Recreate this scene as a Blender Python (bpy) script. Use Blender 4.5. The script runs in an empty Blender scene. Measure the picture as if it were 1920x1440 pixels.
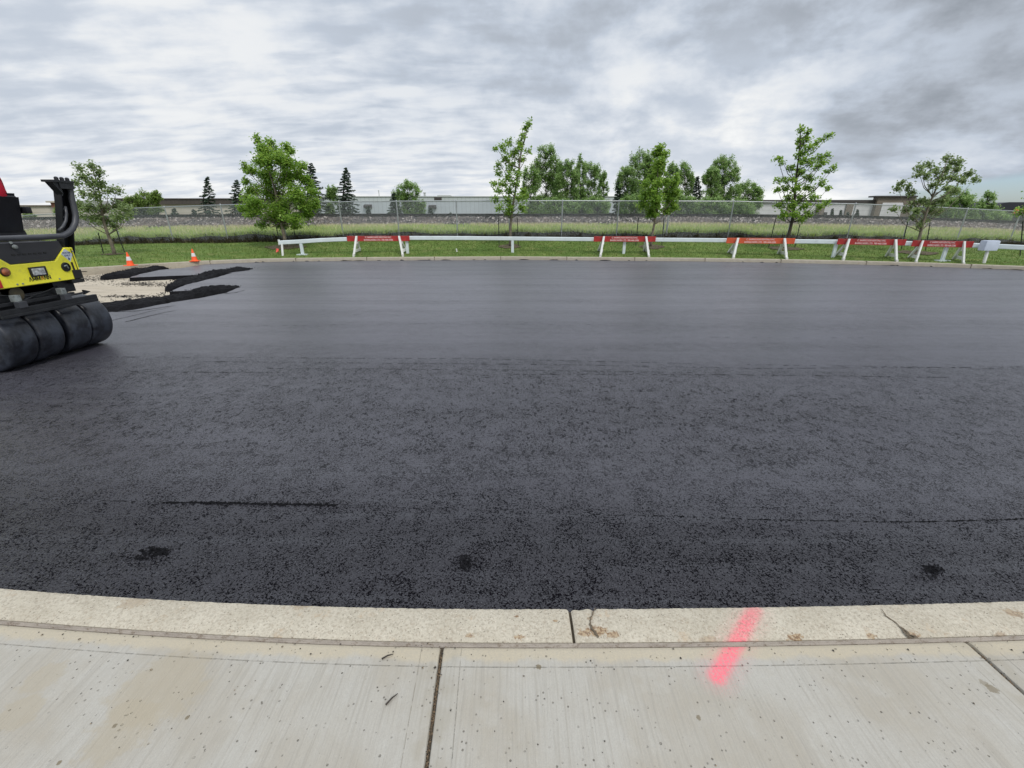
import bpy, bmesh, math, random
import numpy as np
from mathutils import Vector, Matrix
random.seed(7); RNG = np.random.default_rng(11)
R = math.radians
S = bpy.context.scene
COL = S.collection

# ------------------------------------------------------------------ camera
EYE = 1.6; PITCH = R(21.06); FPX = 805.0
cam_d = bpy.data.cameras.new('camera'); cam = bpy.data.objects.new('camera', cam_d); COL.objects.link(cam)
cam_d.sensor_width = 36; cam_d.lens = 36 * FPX / 1920; cam_d.clip_start = .05; cam_d.clip_end = 3000
cam.location = (0, 0, EYE); cam.rotation_euler = (R(90) - PITCH, 0, 0)
S.camera = cam

# ------------------------------------------------------------------ node helpers
class NT:
    def __init__(s, tree): s.t = tree; s.n = tree.nodes; s.l = tree.links
    def new(s, typ, **kw):
        nd = s.n.new(typ)
        for k, v in kw.items(): setattr(nd, k, v)
        return nd
    def put(s, sock, v):
        if isinstance(v, bpy.types.NodeSocket): s.l.new(v, sock)
        elif v is not None:
            if sock.type == 'RGBA' and not isinstance(v, (int, float)) and len(v) == 3: v = (*v, 1)
            sock.default_value = v
    def math(s, op, a, b=None, c=None, clamp=False):
        m = s.new('ShaderNodeMath', operation=op, use_clamp=clamp)
        s.put(m.inputs[0], a); s.put(m.inputs[1], b); s.put(m.inputs[2], c)
        return m.outputs[0]
    def vmath(s, op, a, b=None):
        m = s.new('ShaderNodeVectorMath', operation=op); s.put(m.inputs[0], a); s.put(m.inputs[1], b)
        return m.outputs['Value'] if op in ('DOT_PRODUCT', 'LENGTH', 'DISTANCE') else m.outputs[0]
    def mix(s, f, a, b, blend='MIX'):
        m = s.new('ShaderNodeMix', data_type='RGBA', blend_type=blend)
        s.put(m.inputs[0], f); s.put(m.inputs[6], a); s.put(m.inputs[7], b)
        return m.outputs[2]
    def ramp(s, f, lo, hi, a=0.0, b=1.0):
        m = s.new('ShaderNodeMapRange', clamp=True, interpolation_type='SMOOTHSTEP')
        s.put(m.inputs[0], f); s.put(m.inputs[1], lo); s.put(m.inputs[2], hi); s.put(m.inputs[3], a); s.put(m.inputs[4], b)
        return m.outputs[0]
    def noise(s, vec, scale, detail=3, rough=.55, dist=0.0):
        m = s.new('ShaderNodeTexNoise'); s.put(m.inputs['Vector'], vec); m.inputs['Scale'].default_value = scale
        m.inputs['Detail'].default_value = detail; m.inputs['Roughness'].default_value = rough; m.inputs['Distortion'].default_value = dist
        return m.outputs[0]
    def voro(s, vec, scale, feature='F1', out='Distance'):
        m = s.new('ShaderNodeTexVoronoi', feature=feature); s.put(m.inputs['Vector'], vec); m.inputs['Scale'].default_value = scale
        return m.outputs[out]
    def mapping(s, vec, scale=(1, 1, 1), loc=(0, 0, 0), rot=(0, 0, 0)):
        m = s.new('ShaderNodeMapping'); s.put(m.inputs[0], vec); m.inputs[1].default_value = loc; m.inputs[2].default_value = rot; m.inputs[3].default_value = scale
        return m.outputs[0]
    def bump(s, h, strength=.3, dist=.01, normal=None):
        m = s.new('ShaderNodeBump'); m.inputs['Strength'].default_value = strength; m.inputs['Distance'].default_value = dist
        s.put(m.inputs['Height'], h)
        if normal is not None: s.put(m.inputs['Normal'], normal)
        return m.outputs[0]

# ------------------------------------------------------------------ world: bright uneven overcast over a Nishita sky
SUN_EL, SUN_AZ = R(50), R(148)      # azimuth from +Y clockwise
W = bpy.data.worlds.new('World'); S.world = W; W.use_nodes = True
nt = NT(W.node_tree); nt.n.clear()
sky = nt.new('ShaderNodeTexSky', sky_type='NISHITA', sun_disc=False); sky.sun_elevation = SUN_EL; sky.sun_rotation = SUN_AZ
bg1 = nt.new('ShaderNodeBackground'); nt.put(bg1.inputs[0], nt.mix(1.0, sky.outputs[0], (.84, .94, 1.16), 'MULTIPLY')); bg1.inputs[1].default_value = .125
tc = nt.new('ShaderNodeTexCoord'); D = tc.outputs['Generated']
sep = nt.new('ShaderNodeSeparateXYZ'); nt.l.new(D, sep.inputs[0]); dx, dy, dz = sep.outputs
zc = nt.math('ADD', nt.math('MAXIMUM', dz, 0.0), .17)
comb = nt.new('ShaderNodeCombineXYZ'); nt.put(comb.inputs[0], nt.math('DIVIDE', dx, zc)); nt.put(comb.inputs[1], nt.math('DIVIDE', dy, zc))
P = comb.outputs[0]
def dirv(px, py):
    u = (px - 960) / FPX; v = -(py - 720) / FPX; c, s_ = math.cos(PITCH), math.sin(PITCH)
    return Vector((u, c + v * s_, -s_ + v * c)).normalized()
def skyblob(px, py, rad_px, wob=.10):
    d = dirv(px, py)
    wv = nt.vmath('ADD', D, nt.vmath('SCALE', nt.new('ShaderNodeVectorMath').outputs[0], None)) if False else D
    dist = nt.math('ARCCOSINE', nt.math('MINIMUM', nt.vmath('DOT_PRODUCT', wv, tuple(d)), 1.0))
    dist = nt.math('ADD', dist, nt.math('MULTIPLY', nt.math('SUBTRACT', n_wob, .5), wob * 4))
    return nt.ramp(dist, rad_px / FPX, 0.0)
n_puf = nt.noise(nt.mapping(D, (1, 1, 1.7), (.3, 0, 0)), 6.5, 8, .56, .1)
n_wob = nt.noise(nt.mapping(P, (.7, 1.0, 1)), 1.1, 5, .6)
n_big = nt.noise(nt.mapping(P, (.75, .95, 1), (3.1, 1.2, 0), (0, 0, R(14))), .8, 7, .52, .1)
n_mid = nt.noise(nt.mapping(P, (1.2, 1.45, 1), (0, 7.2, 0), (0, 0, R(28))), 1.9, 6, .55, .15)
n_rip = nt.noise(nt.mapping(P, (1.5, 3.6, 1), (1.7, 2.2, 0), (0, 0, R(-30))), 1.9, 5, .5, .2)
# left half is a thinner, rippled, more even sheet, the right half is heavier and lumpier
rt = nt.ramp(dx, -.25, .30)
fl_ = nt.math('ADD', nt.math('MULTIPLY', n_big, .25), nt.math('ADD', nt.math('MULTIPLY', n_puf, .35), nt.math('MULTIPLY', n_rip, .40)))
fr_ = nt.math('ADD', nt.math('MULTIPLY', n_big, .28), nt.math('ADD', nt.math('MULTIPLY', n_mid, .20), nt.math('MULTIPLY', n_puf, .52)))
f_even = nt.math('MULTIPLY_ADD', nt.ramp(fl_, .40, .60), .27, .575)
f_heavy = nt.math('MULTIPLY_ADD', nt.ramp(fr_, .39, .60), .36, .61)
fm = nt.math('ADD', nt.math('MULTIPLY', f_even, nt.math('SUBTRACT', 1.0, rt)), nt.math('MULTIPLY', f_heavy, rt))
for (px, py, r_, amt) in ((1930, 90, 250, -.42), (1560, -40, 200, -.26), (1060, 70, 260, -.16), (1330, 100, 200, -.08), (1800, 215, 160, -.10), (1500, 290, 120, -.08),
                          (1450, 120, 130, .18), (1340, 240, 210, .10), (1750, 345, 200, .16), (1050, 320, 260, .10), (350, 210, 300, .05), (60, 60, 240, .03), (1720, 50, 110, .14)):
    fm = nt.math('ADD', fm, nt.math('MULTIPLY', skyblob(px, py, r_ * 1.25), amt))
fm = nt.math('ADD', fm, nt.ramp(dz, .14, .02, 0, .10))
cr = nt.new('ShaderNodeValToRGB'); nt.put(cr.inputs[0], fm)
E_ = cr.color_ramp.elements
E_[0].position = 0; E_[0].color = (.17, .19, .22, 1); E_[1].position = 1; E_[1].color = (.98, .99, .985, 1)
for p_, c_ in ((.25, (.26, .29, .33)), (.45, (.40, .44, .50)), (.62, (.54, .60, .69)), (.78, (.71, .755, .82)), (.9, (.85, .87, .89))):
    e = E_.new(p_); e.color = (*c_, 1)
# high above the frame the sheet is brighter, as overcast skies are
gain = nt.ramp(dz, .45, .95, 1.0, 1.75)
bg2 = nt.new('ShaderNodeBackground'); nt.put(bg2.inputs[0], cr.outputs[0]); nt.put(bg2.inputs[1], gain)
# opening of clear sky low on the right
az = nt.math('DIVIDE', dx, nt.math('MAXIMUM', dy, .05))
edge = nt.math('ADD', nt.ramp(az, .58, 1.15, .020, .062), nt.math('MULTIPLY', nt.math('SUBTRACT', n_big, .5), .02))
opening = nt.math('MULTIPLY', nt.ramp(nt.math('SUBTRACT', dz, edge), .006, -.008), nt.ramp(az, .55, .75))
opening = nt.math('MULTIPLY', opening, nt.math('GREATER_THAN', dy, 0.0))
mixs = nt.new('ShaderNodeMixShader'); nt.put(mixs.inputs[0], opening); nt.l.new(bg2.outputs[0], mixs.inputs[1]); nt.l.new(bg1.outputs[0], mixs.inputs[2])
outw = nt.new('ShaderNodeOutputWorld'); nt.l.new(mixs.outputs[0], outw.inputs[0])

sun_d = bpy.data.lights.new('sun', 'SUN'); sun = bpy.data.objects.new('sun', sun_d); COL.objects.link(sun)
sun_d.energy = 1.7; sun_d.angle = R(16); sun_d.color = (1, .96, .9)
sd = Vector((math.sin(SUN_AZ) * math.cos(SUN_EL), math.cos(SUN_AZ) * math.cos(SUN_EL), math.sin(SUN_EL)))
sun.rotation_euler = (-sd).to_track_quat('-Z', 'Y').to_euler()
S.view_settings.view_transform = 'Standard'; S.view_settings.look = 'None'; S.view_settings.gamma = 1; S.view_settings.exposure = 0.0

# ------------------------------------------------------------------ photo geometry: a pixel's ray met at a height / depth
_c, _s = math.cos(PITCH), math.sin(PITCH)
def ray(px, py):
    u = (px - 960) / FPX; v = -(py - 720) / FPX
    return (u, _c + v * _s, -_s + v * _c)
def onz(px, py, z): r = ray(px, py); t = (z - EYE) / r[2]; return (r[0] * t, r[1] * t, z)
def onY(px, py, Y): r = ray(px, py); t = Y / r[1]; return (r[0] * t, Y, EYE + r[2] * t)
def onX(px, py, X): r = ray(px, py); t = X / r[0]; return (X, r[1] * t, EYE + r[2] * t)
def mpp(px, py, Y):   # metres per photo pixel there
    return Y / ray(px, py)[1] / FPX

# ------------------------------------------------------------------ materials
MATS = {}
def mat(name, fn):
    if name in MATS: return MATS[name]
    m = bpy.data.materials.new(name); m.use_nodes = True
    t = NT(m.node_tree); t.n.clear()
    b = t.new('ShaderNodeBsdfPrincipled'); o = t.new('ShaderNodeOutputMaterial'); t.l.new(b.outputs[0], o.inputs[0])
    t.b = b; t.o = o; fn(t); MATS[name] = m
    return m
def objc(t): return t.new('ShaderNodeTexCoord').outputs['Object']
def worldp(t): return t.new('ShaderNodeNewGeometry').outputs['Position']
def paint(name, color, rough=.45, metal=0.0, var=.12, dirt=None, scale=6, coat=0.0, bump=0.0, spec=.5):
    def fn(t):
        p = objc(t); n = t.noise(p, scale, 5, .6)
        c = t.mix(t.ramp(n, .3, .75), tuple(x * (1 - var) for x in color), tuple(min(1, x * (1 + var)) for x in color))
        if dirt: c = t.mix(t.ramp(t.noise(p, scale * 2.3, 6, .7), .52, .74, 0, dirt[3]), c, dirt[:3])
        t.put(t.b.inputs['Base Color'], c); t.put(t.b.inputs['Roughness'], t.ramp(n, .2, .8, max(0, rough - .08), min(1, rough + .1)))
        t.b.inputs['Metallic'].default_value = metal; t.b.inputs['Coat Weight'].default_value = coat
        t.b.inputs['Specular IOR Level'].default_value = spec
        if bump: t.put(t.b.inputs['Normal'], t.bump(t.noise(p, scale * 8, 4), .5, bump))
    return mat(name, fn)
def attr(t, name='rnd'): return t.new('ShaderNodeAttribute', attribute_name=name).outputs['Fac']
def leafmat(name, dark, mid, light, rough=.5, trans=.35):
    def fn(t):
        a = attr(t); c = t.mix(t.ramp(a, 0, .55), dark, mid); c = t.mix(t.ramp(a, .55, 1), c, light)
        t.put(t.b.inputs['Base Color'], c); t.b.inputs['Roughness'].default_value = rough
        tr = t.new('ShaderNodeBsdfTranslucent'); t.put(tr.inputs[0], t.mix(.5, c, tuple(min(1, x * 1.6) for x in light)))
        ms = t.new('ShaderNodeMixShader'); ms.inputs[0].default_value = trans
        t.l.new(t.b.outputs[0], ms.inputs[1]); t.l.new(tr.outputs[0], ms.inputs[2]); t.l.new(ms.outputs[0], t.o.inputs[0])
    return mat(name, fn)

def m_asphalt():
    def fn(t):
        p = worldp(t); sp = t.new('ShaderNodeSeparateXYZ'); t.l.new(p, sp.inputs[0]); X, Y = sp.outputs[0], sp.outputs[1]
        # roller passes set the grain: coarse strip by the near kerb, middle lane, then smooth closed mat
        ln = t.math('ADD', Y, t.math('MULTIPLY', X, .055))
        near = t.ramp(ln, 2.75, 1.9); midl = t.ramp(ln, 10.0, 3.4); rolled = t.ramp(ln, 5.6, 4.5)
        pat = t.noise(t.mapping(p, (.5, 1.6, 1)), .9, 4, .6)
        lane = t.noise(t.mapping(p, (.02, 1.3, 1)), 1.0, 3, .6)
        coarse = t.math('MULTIPLY_ADD', near, .22, t.math('MULTIPLY_ADD', rolled, .42, .26))
        coarse = t.math('MULTIPLY', coarse, t.ramp(pat, .3, .7, .7, 1.25))
        coarse = t.math('MULTIPLY', coarse, t.ramp(lane, .35, .65, .75, 1.2))
        v1 = t.voro(p, 95); v2 = t.voro(p, 210); n1 = t.noise(p, 125, 3, .7); n3 = t.noise(p, 7, 3, .6); n2 = t.noise(p, 9, 3); n4 = t.noise(p, 74, 2, .6)
        thr = t.math('MULTIPLY_ADD', t.math('SUBTRACT', n3, .5), -.18, .540)
        pa_ = t.ramp(t.math('SUBTRACT', n1, thr), .0, .045, 0, .85); pb_ = t.ramp(t.math('SUBTRACT', n4, thr), .065, .11, 0, .75)
        n5 = t.noise(t.mapping(p, (1, .6, 1), (2, 5, 0)), 36, 2, .6); pc_ = t.math('MULTIPLY', t.ramp(t.math('SUBTRACT', n5, thr), .045, .10, 0, .8), t.math('MULTIPLY', rolled, t.ramp(ln, 2.0, 3.2)))
        pits = t.math('MAXIMUM', t.math('MAXIMUM', pa_, pb_), pc_)
        spk = t.math('MULTIPLY', t.ramp(t.noise(t.mapping(p, (1, 1, 1), (3, 7, 0)), 150, 2, .6), .58, .68), coarse)
        h = t.math('SUBTRACT', t.math('MULTIPLY_ADD', v1, -.5, t.math('MULTIPLY', v2, -.3)), t.math('MULTIPLY', pits, 1.2))
        h = t.math('MULTIPLY', h, coarse)
        st = t.noise(t.mapping(p, (.12, 5, 1)), 1.6, 5, .65)
        big = t.noise(t.mapping(p, (.25, .8, 1)), .35, 4, .6)
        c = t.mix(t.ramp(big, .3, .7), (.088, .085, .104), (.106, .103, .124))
        c = t.mix(midl, c, (.040, .0385, .052)); c = t.mix(near, c, (.0125, .0115, .0175))  # base colour lightens with distance: grazing sky sheen painted in
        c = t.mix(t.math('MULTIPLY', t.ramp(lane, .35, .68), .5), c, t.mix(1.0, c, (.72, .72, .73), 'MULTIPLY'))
        c = t.mix(t.ramp(st, .45, .75, 0, .3), c, (.085, .089, .102)); c = t.mix(t.math('MULTIPLY', spk, .8), c, (.13, .135, .15))
        c = t.mix(t.math('MULTIPLY', pits, t.math('MINIMUM', t.math('MULTIPLY', coarse, 2.1), 1.0)), c, (.004, .004, .005))
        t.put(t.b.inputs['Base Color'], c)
        gl = t.voro(p, 95, 'F1', 'Color'); gs = t.new('ShaderNodeSeparateColor'); t.l.new(gl, gs.inputs[0])
        glint = t.math('MULTIPLY', t.ramp(gs.outputs[0], .9, .97), coarse)
        r_ = t.math('ADD', t.math('MULTIPLY_ADD', coarse, .14, .36), t.math('MULTIPLY', t.math('SUBTRACT', st, .5), .16))
        r_ = t.math('SUBTRACT', r_, t.math('MULTIPLY', glint, .18))
        r_ = t.math('ADD', r_, t.math('MULTIPLY', t.math('SUBTRACT', big, .5), .14))
        t.put(t.b.inputs['Roughness'], r_)
        nb = t.bump(h, .7, .005)
        nb = t.bump(t.math('ADD', st, t.math('MULTIPLY', n2, .4)), .06, .004, nb)
        t.put(t.b.inputs['Normal'], nb)
        t.put(t.b.inputs['Specular IOR Level'], t.math('MULTIPLY_ADD', t.math('MULTIPLY', pits, t.math('MINIMUM', t.math('MULTIPLY', coarse, 2.1), 1.0)), -.80, t.math('SUBTRACT', t.math('SUBTRACT', .95, t.math('MULTIPLY', midl, .15)), t.math('MULTIPLY', near, .25))))
    return mat('fresh_asphalt', fn)

def paint_mask(t, p, P0, P1, r0):
    # distance to a sprayed stroke, feathered and broken up
    a = Vector((P0[0], P0[1], 0)); d = Vector((P1[0] - P0[0], P1[1] - P0[1], 0)); L2 = d.length_squared
    q = t.vmath('SUBTRACT', t.vmath('MULTIPLY', p, (1, 1, 0)), tuple(a))
    k = t.math('MULTIPLY', t.vmath('DOT_PRODUCT', q, tuple(d)), 1 / L2, clamp=True)
    sc = t.new('ShaderNodeVectorMath', operation='SCALE'); sc.inputs[0].default_value = tuple(d); t.put(sc.inputs[3], k)
    dist = t.vmath('LENGTH', t.vmath('SUBTRACT', q, sc.outputs[0]))
    dist = t.math('ADD', dist, t.math('MULTIPLY', t.math('SUBTRACT', t.noise(p, 120, 3, .7), .5), .016))
    core = t.math('MULTIPLY', t.ramp(dist, r0 * .95, r0 * .2), t.ramp(t.noise(p, 150, 5, .8), .36, .54, .22, 1))
    mist = t.math('MULTIPLY', t.ramp(dist, r0 * 1.9, r0 * .7), t.ramp(t.noise(p, 420, 2, .7), .52, .64))
    fade = t.ramp(k, 0.0, .25, .75, 1)
    return t.math('MULTIPLY', t.math('MAXIMUM', core, t.math('MULTIPLY', mist, .5)), fade)
PK0 = onz(1415, 1143, 0); PK1 = onz(1344, 1268, 0)
def m_walk():
    def fn(t):
        p = worldp(t); uv = t.new('ShaderNodeUVMap').outputs[0]; su = t.new('ShaderNodeSeparateXYZ'); t.l.new(uv, su.inputs[0])
        u, v = su.outputs[0], su.outputs[1]          # metres from the nearest joint / from the kerb
        broom = t.noise(t.mapping(p, (95, 3.2, 1)), 1, 3, .6)
        broom2 = t.noise(t.mapping(p, (28, .9, 1)), 1, 3, .6)
        stain = t.noise(t.mapping(p, (1.3, 1, 1), (2.3, .4, 0)), 2.1, 6, .62, .4)
        blot = t.noise(p, 7, 5, .65)
        c = t.mix(t.ramp(stain, .38, .66), (.415, .40, .36), (.365, .335, .28))
        c = t.mix(t.ramp(blot, .5, .75, 0, .5), c, (.46, .45, .415))
        c = t.mix(t.ramp(broom2, .42, .7, 0, .38), c, (.37, .35, .31))
        c = t.mix(t.ramp(broom, .46, .7, 0, .55), c, (.31, .29, .25))
        band = t.math('MAXIMUM', t.ramp(v, .085, .080), t.ramp(u, .075, .07))
        tan = t.ramp(t.math('ADD', v, t.math('MULTIPLY', t.math('SUBTRACT', blot, .5), .09)), .07, .04)
        c = t.mix(t.math('MULTIPLY', tan, .8), c, (.47, .41, .30))
        c = t.mix(t.math('MULTIPLY', t.ramp(u, .10, .01), t.ramp(t.noise(p, 14, 4), .4, .65, .15, .6)), c, (.30, .27, .21))
        line = t.math('MULTIPLY', t.math('MAXIMUM', t.math('COMPARE', v, .083, .0018), t.math('COMPARE', u, .073, .0015)), t.ramp(t.noise(p, 25, 3), .4, .55))
        c = t.mix(t.math('MULTIPLY', line, .5), c, (.20, .18, .14))
        fine = t.noise(p, 210, 3, .7)
        pit = t.math('MULTIPLY', t.ramp(t.voro(p, 44), .17, .11), t.ramp(t.noise(p, 11, 4, .7), .46, .62))
        pit2 = t.math('MULTIPLY', t.ramp(t.voro(t.mapping(p, (1, 1, 1), (.37, .1, 0)), 13), .06, .04), t.ramp(t.noise(p, 5, 3), .45, .55))
        c = t.mix(t.math('MULTIPLY', pit, .85), c, (.13, .115, .09)); c = t.mix(t.math('MULTIPLY', pit2, .6), c, (.10, .09, .07))
        c = t.mix(t.ramp(fine, .35, .7, .0, .4), c, (.32, .30, .265))
        for (qx, qy, rr_, am) in ((300, 1290, .17, .55), (230, 1370, .12, .5), (80, 1270, .07, .45), (30, 1340, .08, .5), (1860, 1290, .02, .8), (1845, 1280, .015, .6), (1010, 1250, .012, 1), (1310, 1345, .01, .9), (350, 1345, .008, 1), (110, 1430, .008, 1), (215, 1360, .008, 1)):
            q_ = onz(qx, qy, 0); dd = t.vmath('LENGTH', t.vmath('MULTIPLY', t.vmath('SUBTRACT', p, (q_[0], q_[1], 0)), (1, 1, 0)))
            dd = t.math('ADD', dd, t.math('MULTIPLY', t.math('SUBTRACT', t.noise(p, 1.6 / rr_, 4, .7), .5), rr_ * 1.6))
            c = t.mix(t.ramp(dd, rr_, rr_ * .7, 0, am), c, (.36, .315, .235) if rr_ > .05 else (.20, .17, .12))
        pm = paint_mask(t, p, PK0, PK1, .052)
        c = t.mix(t.math('MULTIPLY', pm, .93), c, (.82, .17, .215))
        t.put(t.b.inputs['Base Color'], c); t.b.inputs['Roughness'].default_value = .9; t.b.inputs['Specular IOR Level'].default_value = .25
        bm_ = t.math('MULTIPLY', broom, t.math('SUBTRACT', 1.0, t.math('MULTIPLY', band, .85)))
        h = t.math('SUBTRACT', t.math('MULTIPLY_ADD', fine, .3, bm_), t.math('MULTIPLY', t.math('ADD', pit, t.math('ADD', pit2, line)), 1.5))
        t.put(t.b.inputs['Normal'], t.bump(h, .8, .0045))
    return mat('broomed_concrete', fn)
def m_kerb(name='kerb_concrete', dark=1.0, near=True):
    def fn(t):
        p = worldp(t)
        n = t.noise(p, 5, 6, .65); g = t.noise(p, 110, 4, .75); gv = t.voro(p, 150, 'F1', 'Color')
        gs = t.new('ShaderNodeSeparateColor'); t.l.new(gv, gs.inputs[0])
        c = t.mix(t.ramp(n, .35, .7), tuple(x * dark for x in (.44, .40, .32)), tuple(x * dark for x in (.51, .47, .385)))
        c = t.mix(t.ramp(gs.outputs[0], .84, .93, 0, .4), c, tuple(x * dark for x in (.30, .24, .18)))
        c = t.mix(t.ramp(gs.outputs[1], .93, .97, 0, .45), c, (.60, .55, .46))
        c = t.mix(t.ramp(t.noise(t.mapping(p, (1, 1, 1), (4, 4, 0)), 9, 5, .7), .58, .72, 0, .55), c, tuple(x * dark for x in (.42, .30, .19)))
        if near:
            for (qx, qy, rr_, am) in ((1120, 1184, .034, 1), (1150, 1190, .024, .9), (1096, 1188, .022, .9), (1107, 1160, .012, .6), (1492, 1195, .026, 1), (975, 1195, .018, .9), (968, 1156, .008, 1), (1041, 1165, .008, 1), (1635, 1192, .016, .9), (1900, 1150, .035, .7), (1880, 1190, .02, .6), (570, 1132, .04, .5), (880, 1192, .016, .8), (1712, 1190, .022, .9), (250, 1130, .05, .4), (340, 1190, .02, .6), (1330, 1200, .03, .5)):
                q_ = onz(qx, qy, 0); dd = t.vmath('LENGTH', t.vmath('MULTIPLY', t.vmath('SUBTRACT', p, (q_[0], q_[1], 0)), (.7, 1.25, 0)))
                dd = t.math('ADD', dd, t.math('MULTIPLY', t.math('SUBTRACT', t.noise(p, 55, 4, .75), .5), rr_ * 3.2))
                c = t.mix(t.ramp(dd, rr_, rr_ * .55, 0, am * .9), c, t.mix(t.ramp(t.noise(p, 75, 3, .7), .42, .6), (.17, .10, .055), (.46, .33, .19)))
        pit = t.math('MULTIPLY', t.ramp(t.voro(p, 75), .22, .13), t.ramp(t.noise(p, 15, 4, .7), .44, .6))
        c = t.mix(t.math('MULTIPLY', pit, .85), c, (.12, .10, .075))
        if near: c = t.mix(t.math('MULTIPLY', paint_mask(t, p, PK0, PK1, .052), .93), c, (.82, .17, .215))
        else: c = t.mix(t.ramp(t.noise(t.mapping(p, (.8, .8, 3)), 1.5, 5), .5, .75, 0, .5), c, (.28, .25, .21))
        c = t.mix(t.ramp(t.noise(p, 75, 5, .85), .48, .6, 0, .55), c, tuple(x * dark for x in (.27, .235, .185)))
        t.put(t.b.inputs['Base Color'], c); t.b.inputs['Roughness'].default_value = .92; t.b.inputs['Specular IOR Level'].default_value = .2
        h = t.math('SUBTRACT', t.math('ADD', g, t.math('MULTIPLY', n, .6)), t.math('MULTIPLY', pit, 1.4))
        t.put(t.b.inputs['Normal'], t.bump(h, .6, .004))
    return mat(name, fn)
def m_ground(name, cols, scale=1.0, streak=(1, 1, 1), bumpd=.02, fine=40, rough=.95, spec=.2):
    def fn(t):
        p = worldp(t); a = t.noise(t.mapping(p, streak), scale, 6, .62, .3); b = t.noise(t.mapping(p, streak, (5, 3, 0)), scale * 3.7, 5, .65); f_ = t.noise(p, fine, 4, .7)
        c = t.mix(t.ramp(a, .35, .65), cols[0], cols[1])
        c = t.mix(t.ramp(b, .50, .68, 0, .8), c, cols[2])
        c = t.mix(t.ramp(f_, .35, .7, 0, .5), c, cols[3])
        t.put(t.b.inputs['Base Color'], c); t.b.inputs['Roughness'].default_value = rough; t.b.inputs['Specular IOR Level'].default_value = spec
        t.put(t.b.inputs['Normal'], t.bump(t.math('ADD', f_, b), .6, bumpd))
    return mat(name, fn)
def m_siding(name, col, col2, period, axis=2, gloss=.5, panel=0):
    def fn(t):
        p = worldp(t); s_ = t.new('ShaderNodeSeparateXYZ'); t.l.new(p, s_.inputs[0])
        w = t.math('FRACT', t.math('DIVIDE', s_.outputs[axis], period))
        g = t.math('MULTIPLY', t.ramp(w, .0, .06), t.ramp(w, 1.0, .94))
        n = t.noise(t.mapping(p, (.3, .3, .1)), 1, 5)
        c = t.mix(t.ramp(n, .3, .7), col, col2)
        c = t.mix(g, tuple(x * .7 for x in col), c)
        if panel:
            w2 = t.math('FRACT', t.math('DIVIDE', s_.outputs[0], panel)); g2 = t.math('MULTIPLY', t.ramp(w2, 0, .012), t.ramp(w2, 1, .988))
            c = t.mix(g2, tuple(x * .75 for x in col), c)
        t.put(t.b.inputs['Base Color'], c); t.b.inputs['Roughness'].default_value = gloss
        t.put(t.b.inputs['Normal'], t.bump(g, .3, .03))
    return mat(name, fn)
def m_tyre():
    def fn(t):
        p = worldp(t); n = t.noise(p, 6, 6, .65, .3); n2 = t.noise(t.mapping(p, (1, 4, 1)), 9, 5, .7)
        c = t.mix(t.ramp(n, .38, .66), (.009, .010, .015), (.034, .041, .057))
        c = t.mix(t.ramp(n2, .5, .75, 0, .5), c, (.055, .062, .078))
        t.put(t.b.inputs['Base Color'], c); t.put(t.b.inputs['Roughness'], t.ramp(n, .3, .7, .28, .48))
        t.put(t.b.inputs['Normal'], t.bump(t.noise(p, 40, 4), .25, .004))
    return mat('tyre_rubber', fn)
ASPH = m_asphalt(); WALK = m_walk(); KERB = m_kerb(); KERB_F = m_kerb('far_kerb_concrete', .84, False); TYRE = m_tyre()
GRAVEL = m_ground('crushed_base', ((.40, .345, .265), (.47, .415, .33), (.29, .25, .20), (.50, .45, .37)), .8, (.22, 1.1, 1), .015, 34)
GROOVE = m_ground('joint_dirt', ((.09, .075, .055), (.15, .12, .085), (.05, .04, .03), (.2, .16, .11)), 6, (1, 1, 1), .004, 160)
CRACK = paint('asphalt_crack', (.004, .004, .005), .8, spec=.1)
LOOSE = m_ground('loose_asphalt', ((.006, .006, .007), (.010, .010, .012), (.003, .003, .004), (.018, .018, .021)), 3, (1, 1, 1), .02, 46, .8, .08)
LAWN = m_ground('mown_lawn', ((.085, .145, .028), (.15, .21, .05), (.23, .225, .085), (.055, .105, .02)), .55, (1, 1.5, 1), .03, 22)
ROUGH = m_ground('rough_grass_soil', ((.12, .17, .05), (.20, .21, .08), (.27, .235, .125), (.09, .13, .035)), .7, (1, 1, 1), .05, 12)
SOIL = m_ground('thatch_soil_painted_shade', ((.014, .012, .006), (.03, .024, .012), (.055, .042, .02), (.008, .008, .004)), 2.2, (1, 1, .4), .05, 18)  # thatch and soil, darkened to paint in the shade below the tall grass
BALL = m_ground('ballast_ground', ((.07, .067, .07), (.12, .11, .108), (.04, .038, .04), (.18, .165, .155)), 1.5, (1, 1, 1), .08, 9)
FARG = m_ground('far_grass', ((.06, .09, .025), (.10, .13, .04), (.12, .11, .05), (.05, .07, .02)), .08, (1, 1, 1), .05, 4)
WHITE = paint('white_paint', (.70, .71, .68), .5, var=.06, dirt=(.35, .32, .26, .35), scale=3)
PALERAIL = paint('pale_blue_white_paint', (.62, .69, .70), .4, var=.06, dirt=(.33, .34, .33, .3), scale=2)
PALEBOX = paint('pale_lilac_enamel', (.50, .56, .66), .45, var=.05)
REDB = paint('dark_red_board', (.40, .028, .026), .5, var=.25, dirt=(.34, .16, .13, .45), scale=4)
ORB = paint('orange_red_board', (.62, .10, .035), .5, var=.15, dirt=(.5, .22, .14, .3), scale=4)
LETTER = paint('faded_pink_white_lettering', (.80, .60, .58), .6, var=.08)
GALV = paint('galvanised_steel', (.36, .38, .39), .45, .55, var=.15, scale=5)
STAKE = paint('dark_stake_steel', (.018, .022, .018), .7, var=.3)
BARK = paint('pale_bark', (.17, .145, .11), .85, var=.35, dirt=(.05, .04, .03, .6), scale=9, bump=.01)
BARKD = paint('dark_bark', (.045, .036, .028), .9, var=.35, scale=9, bump=.01)
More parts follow.
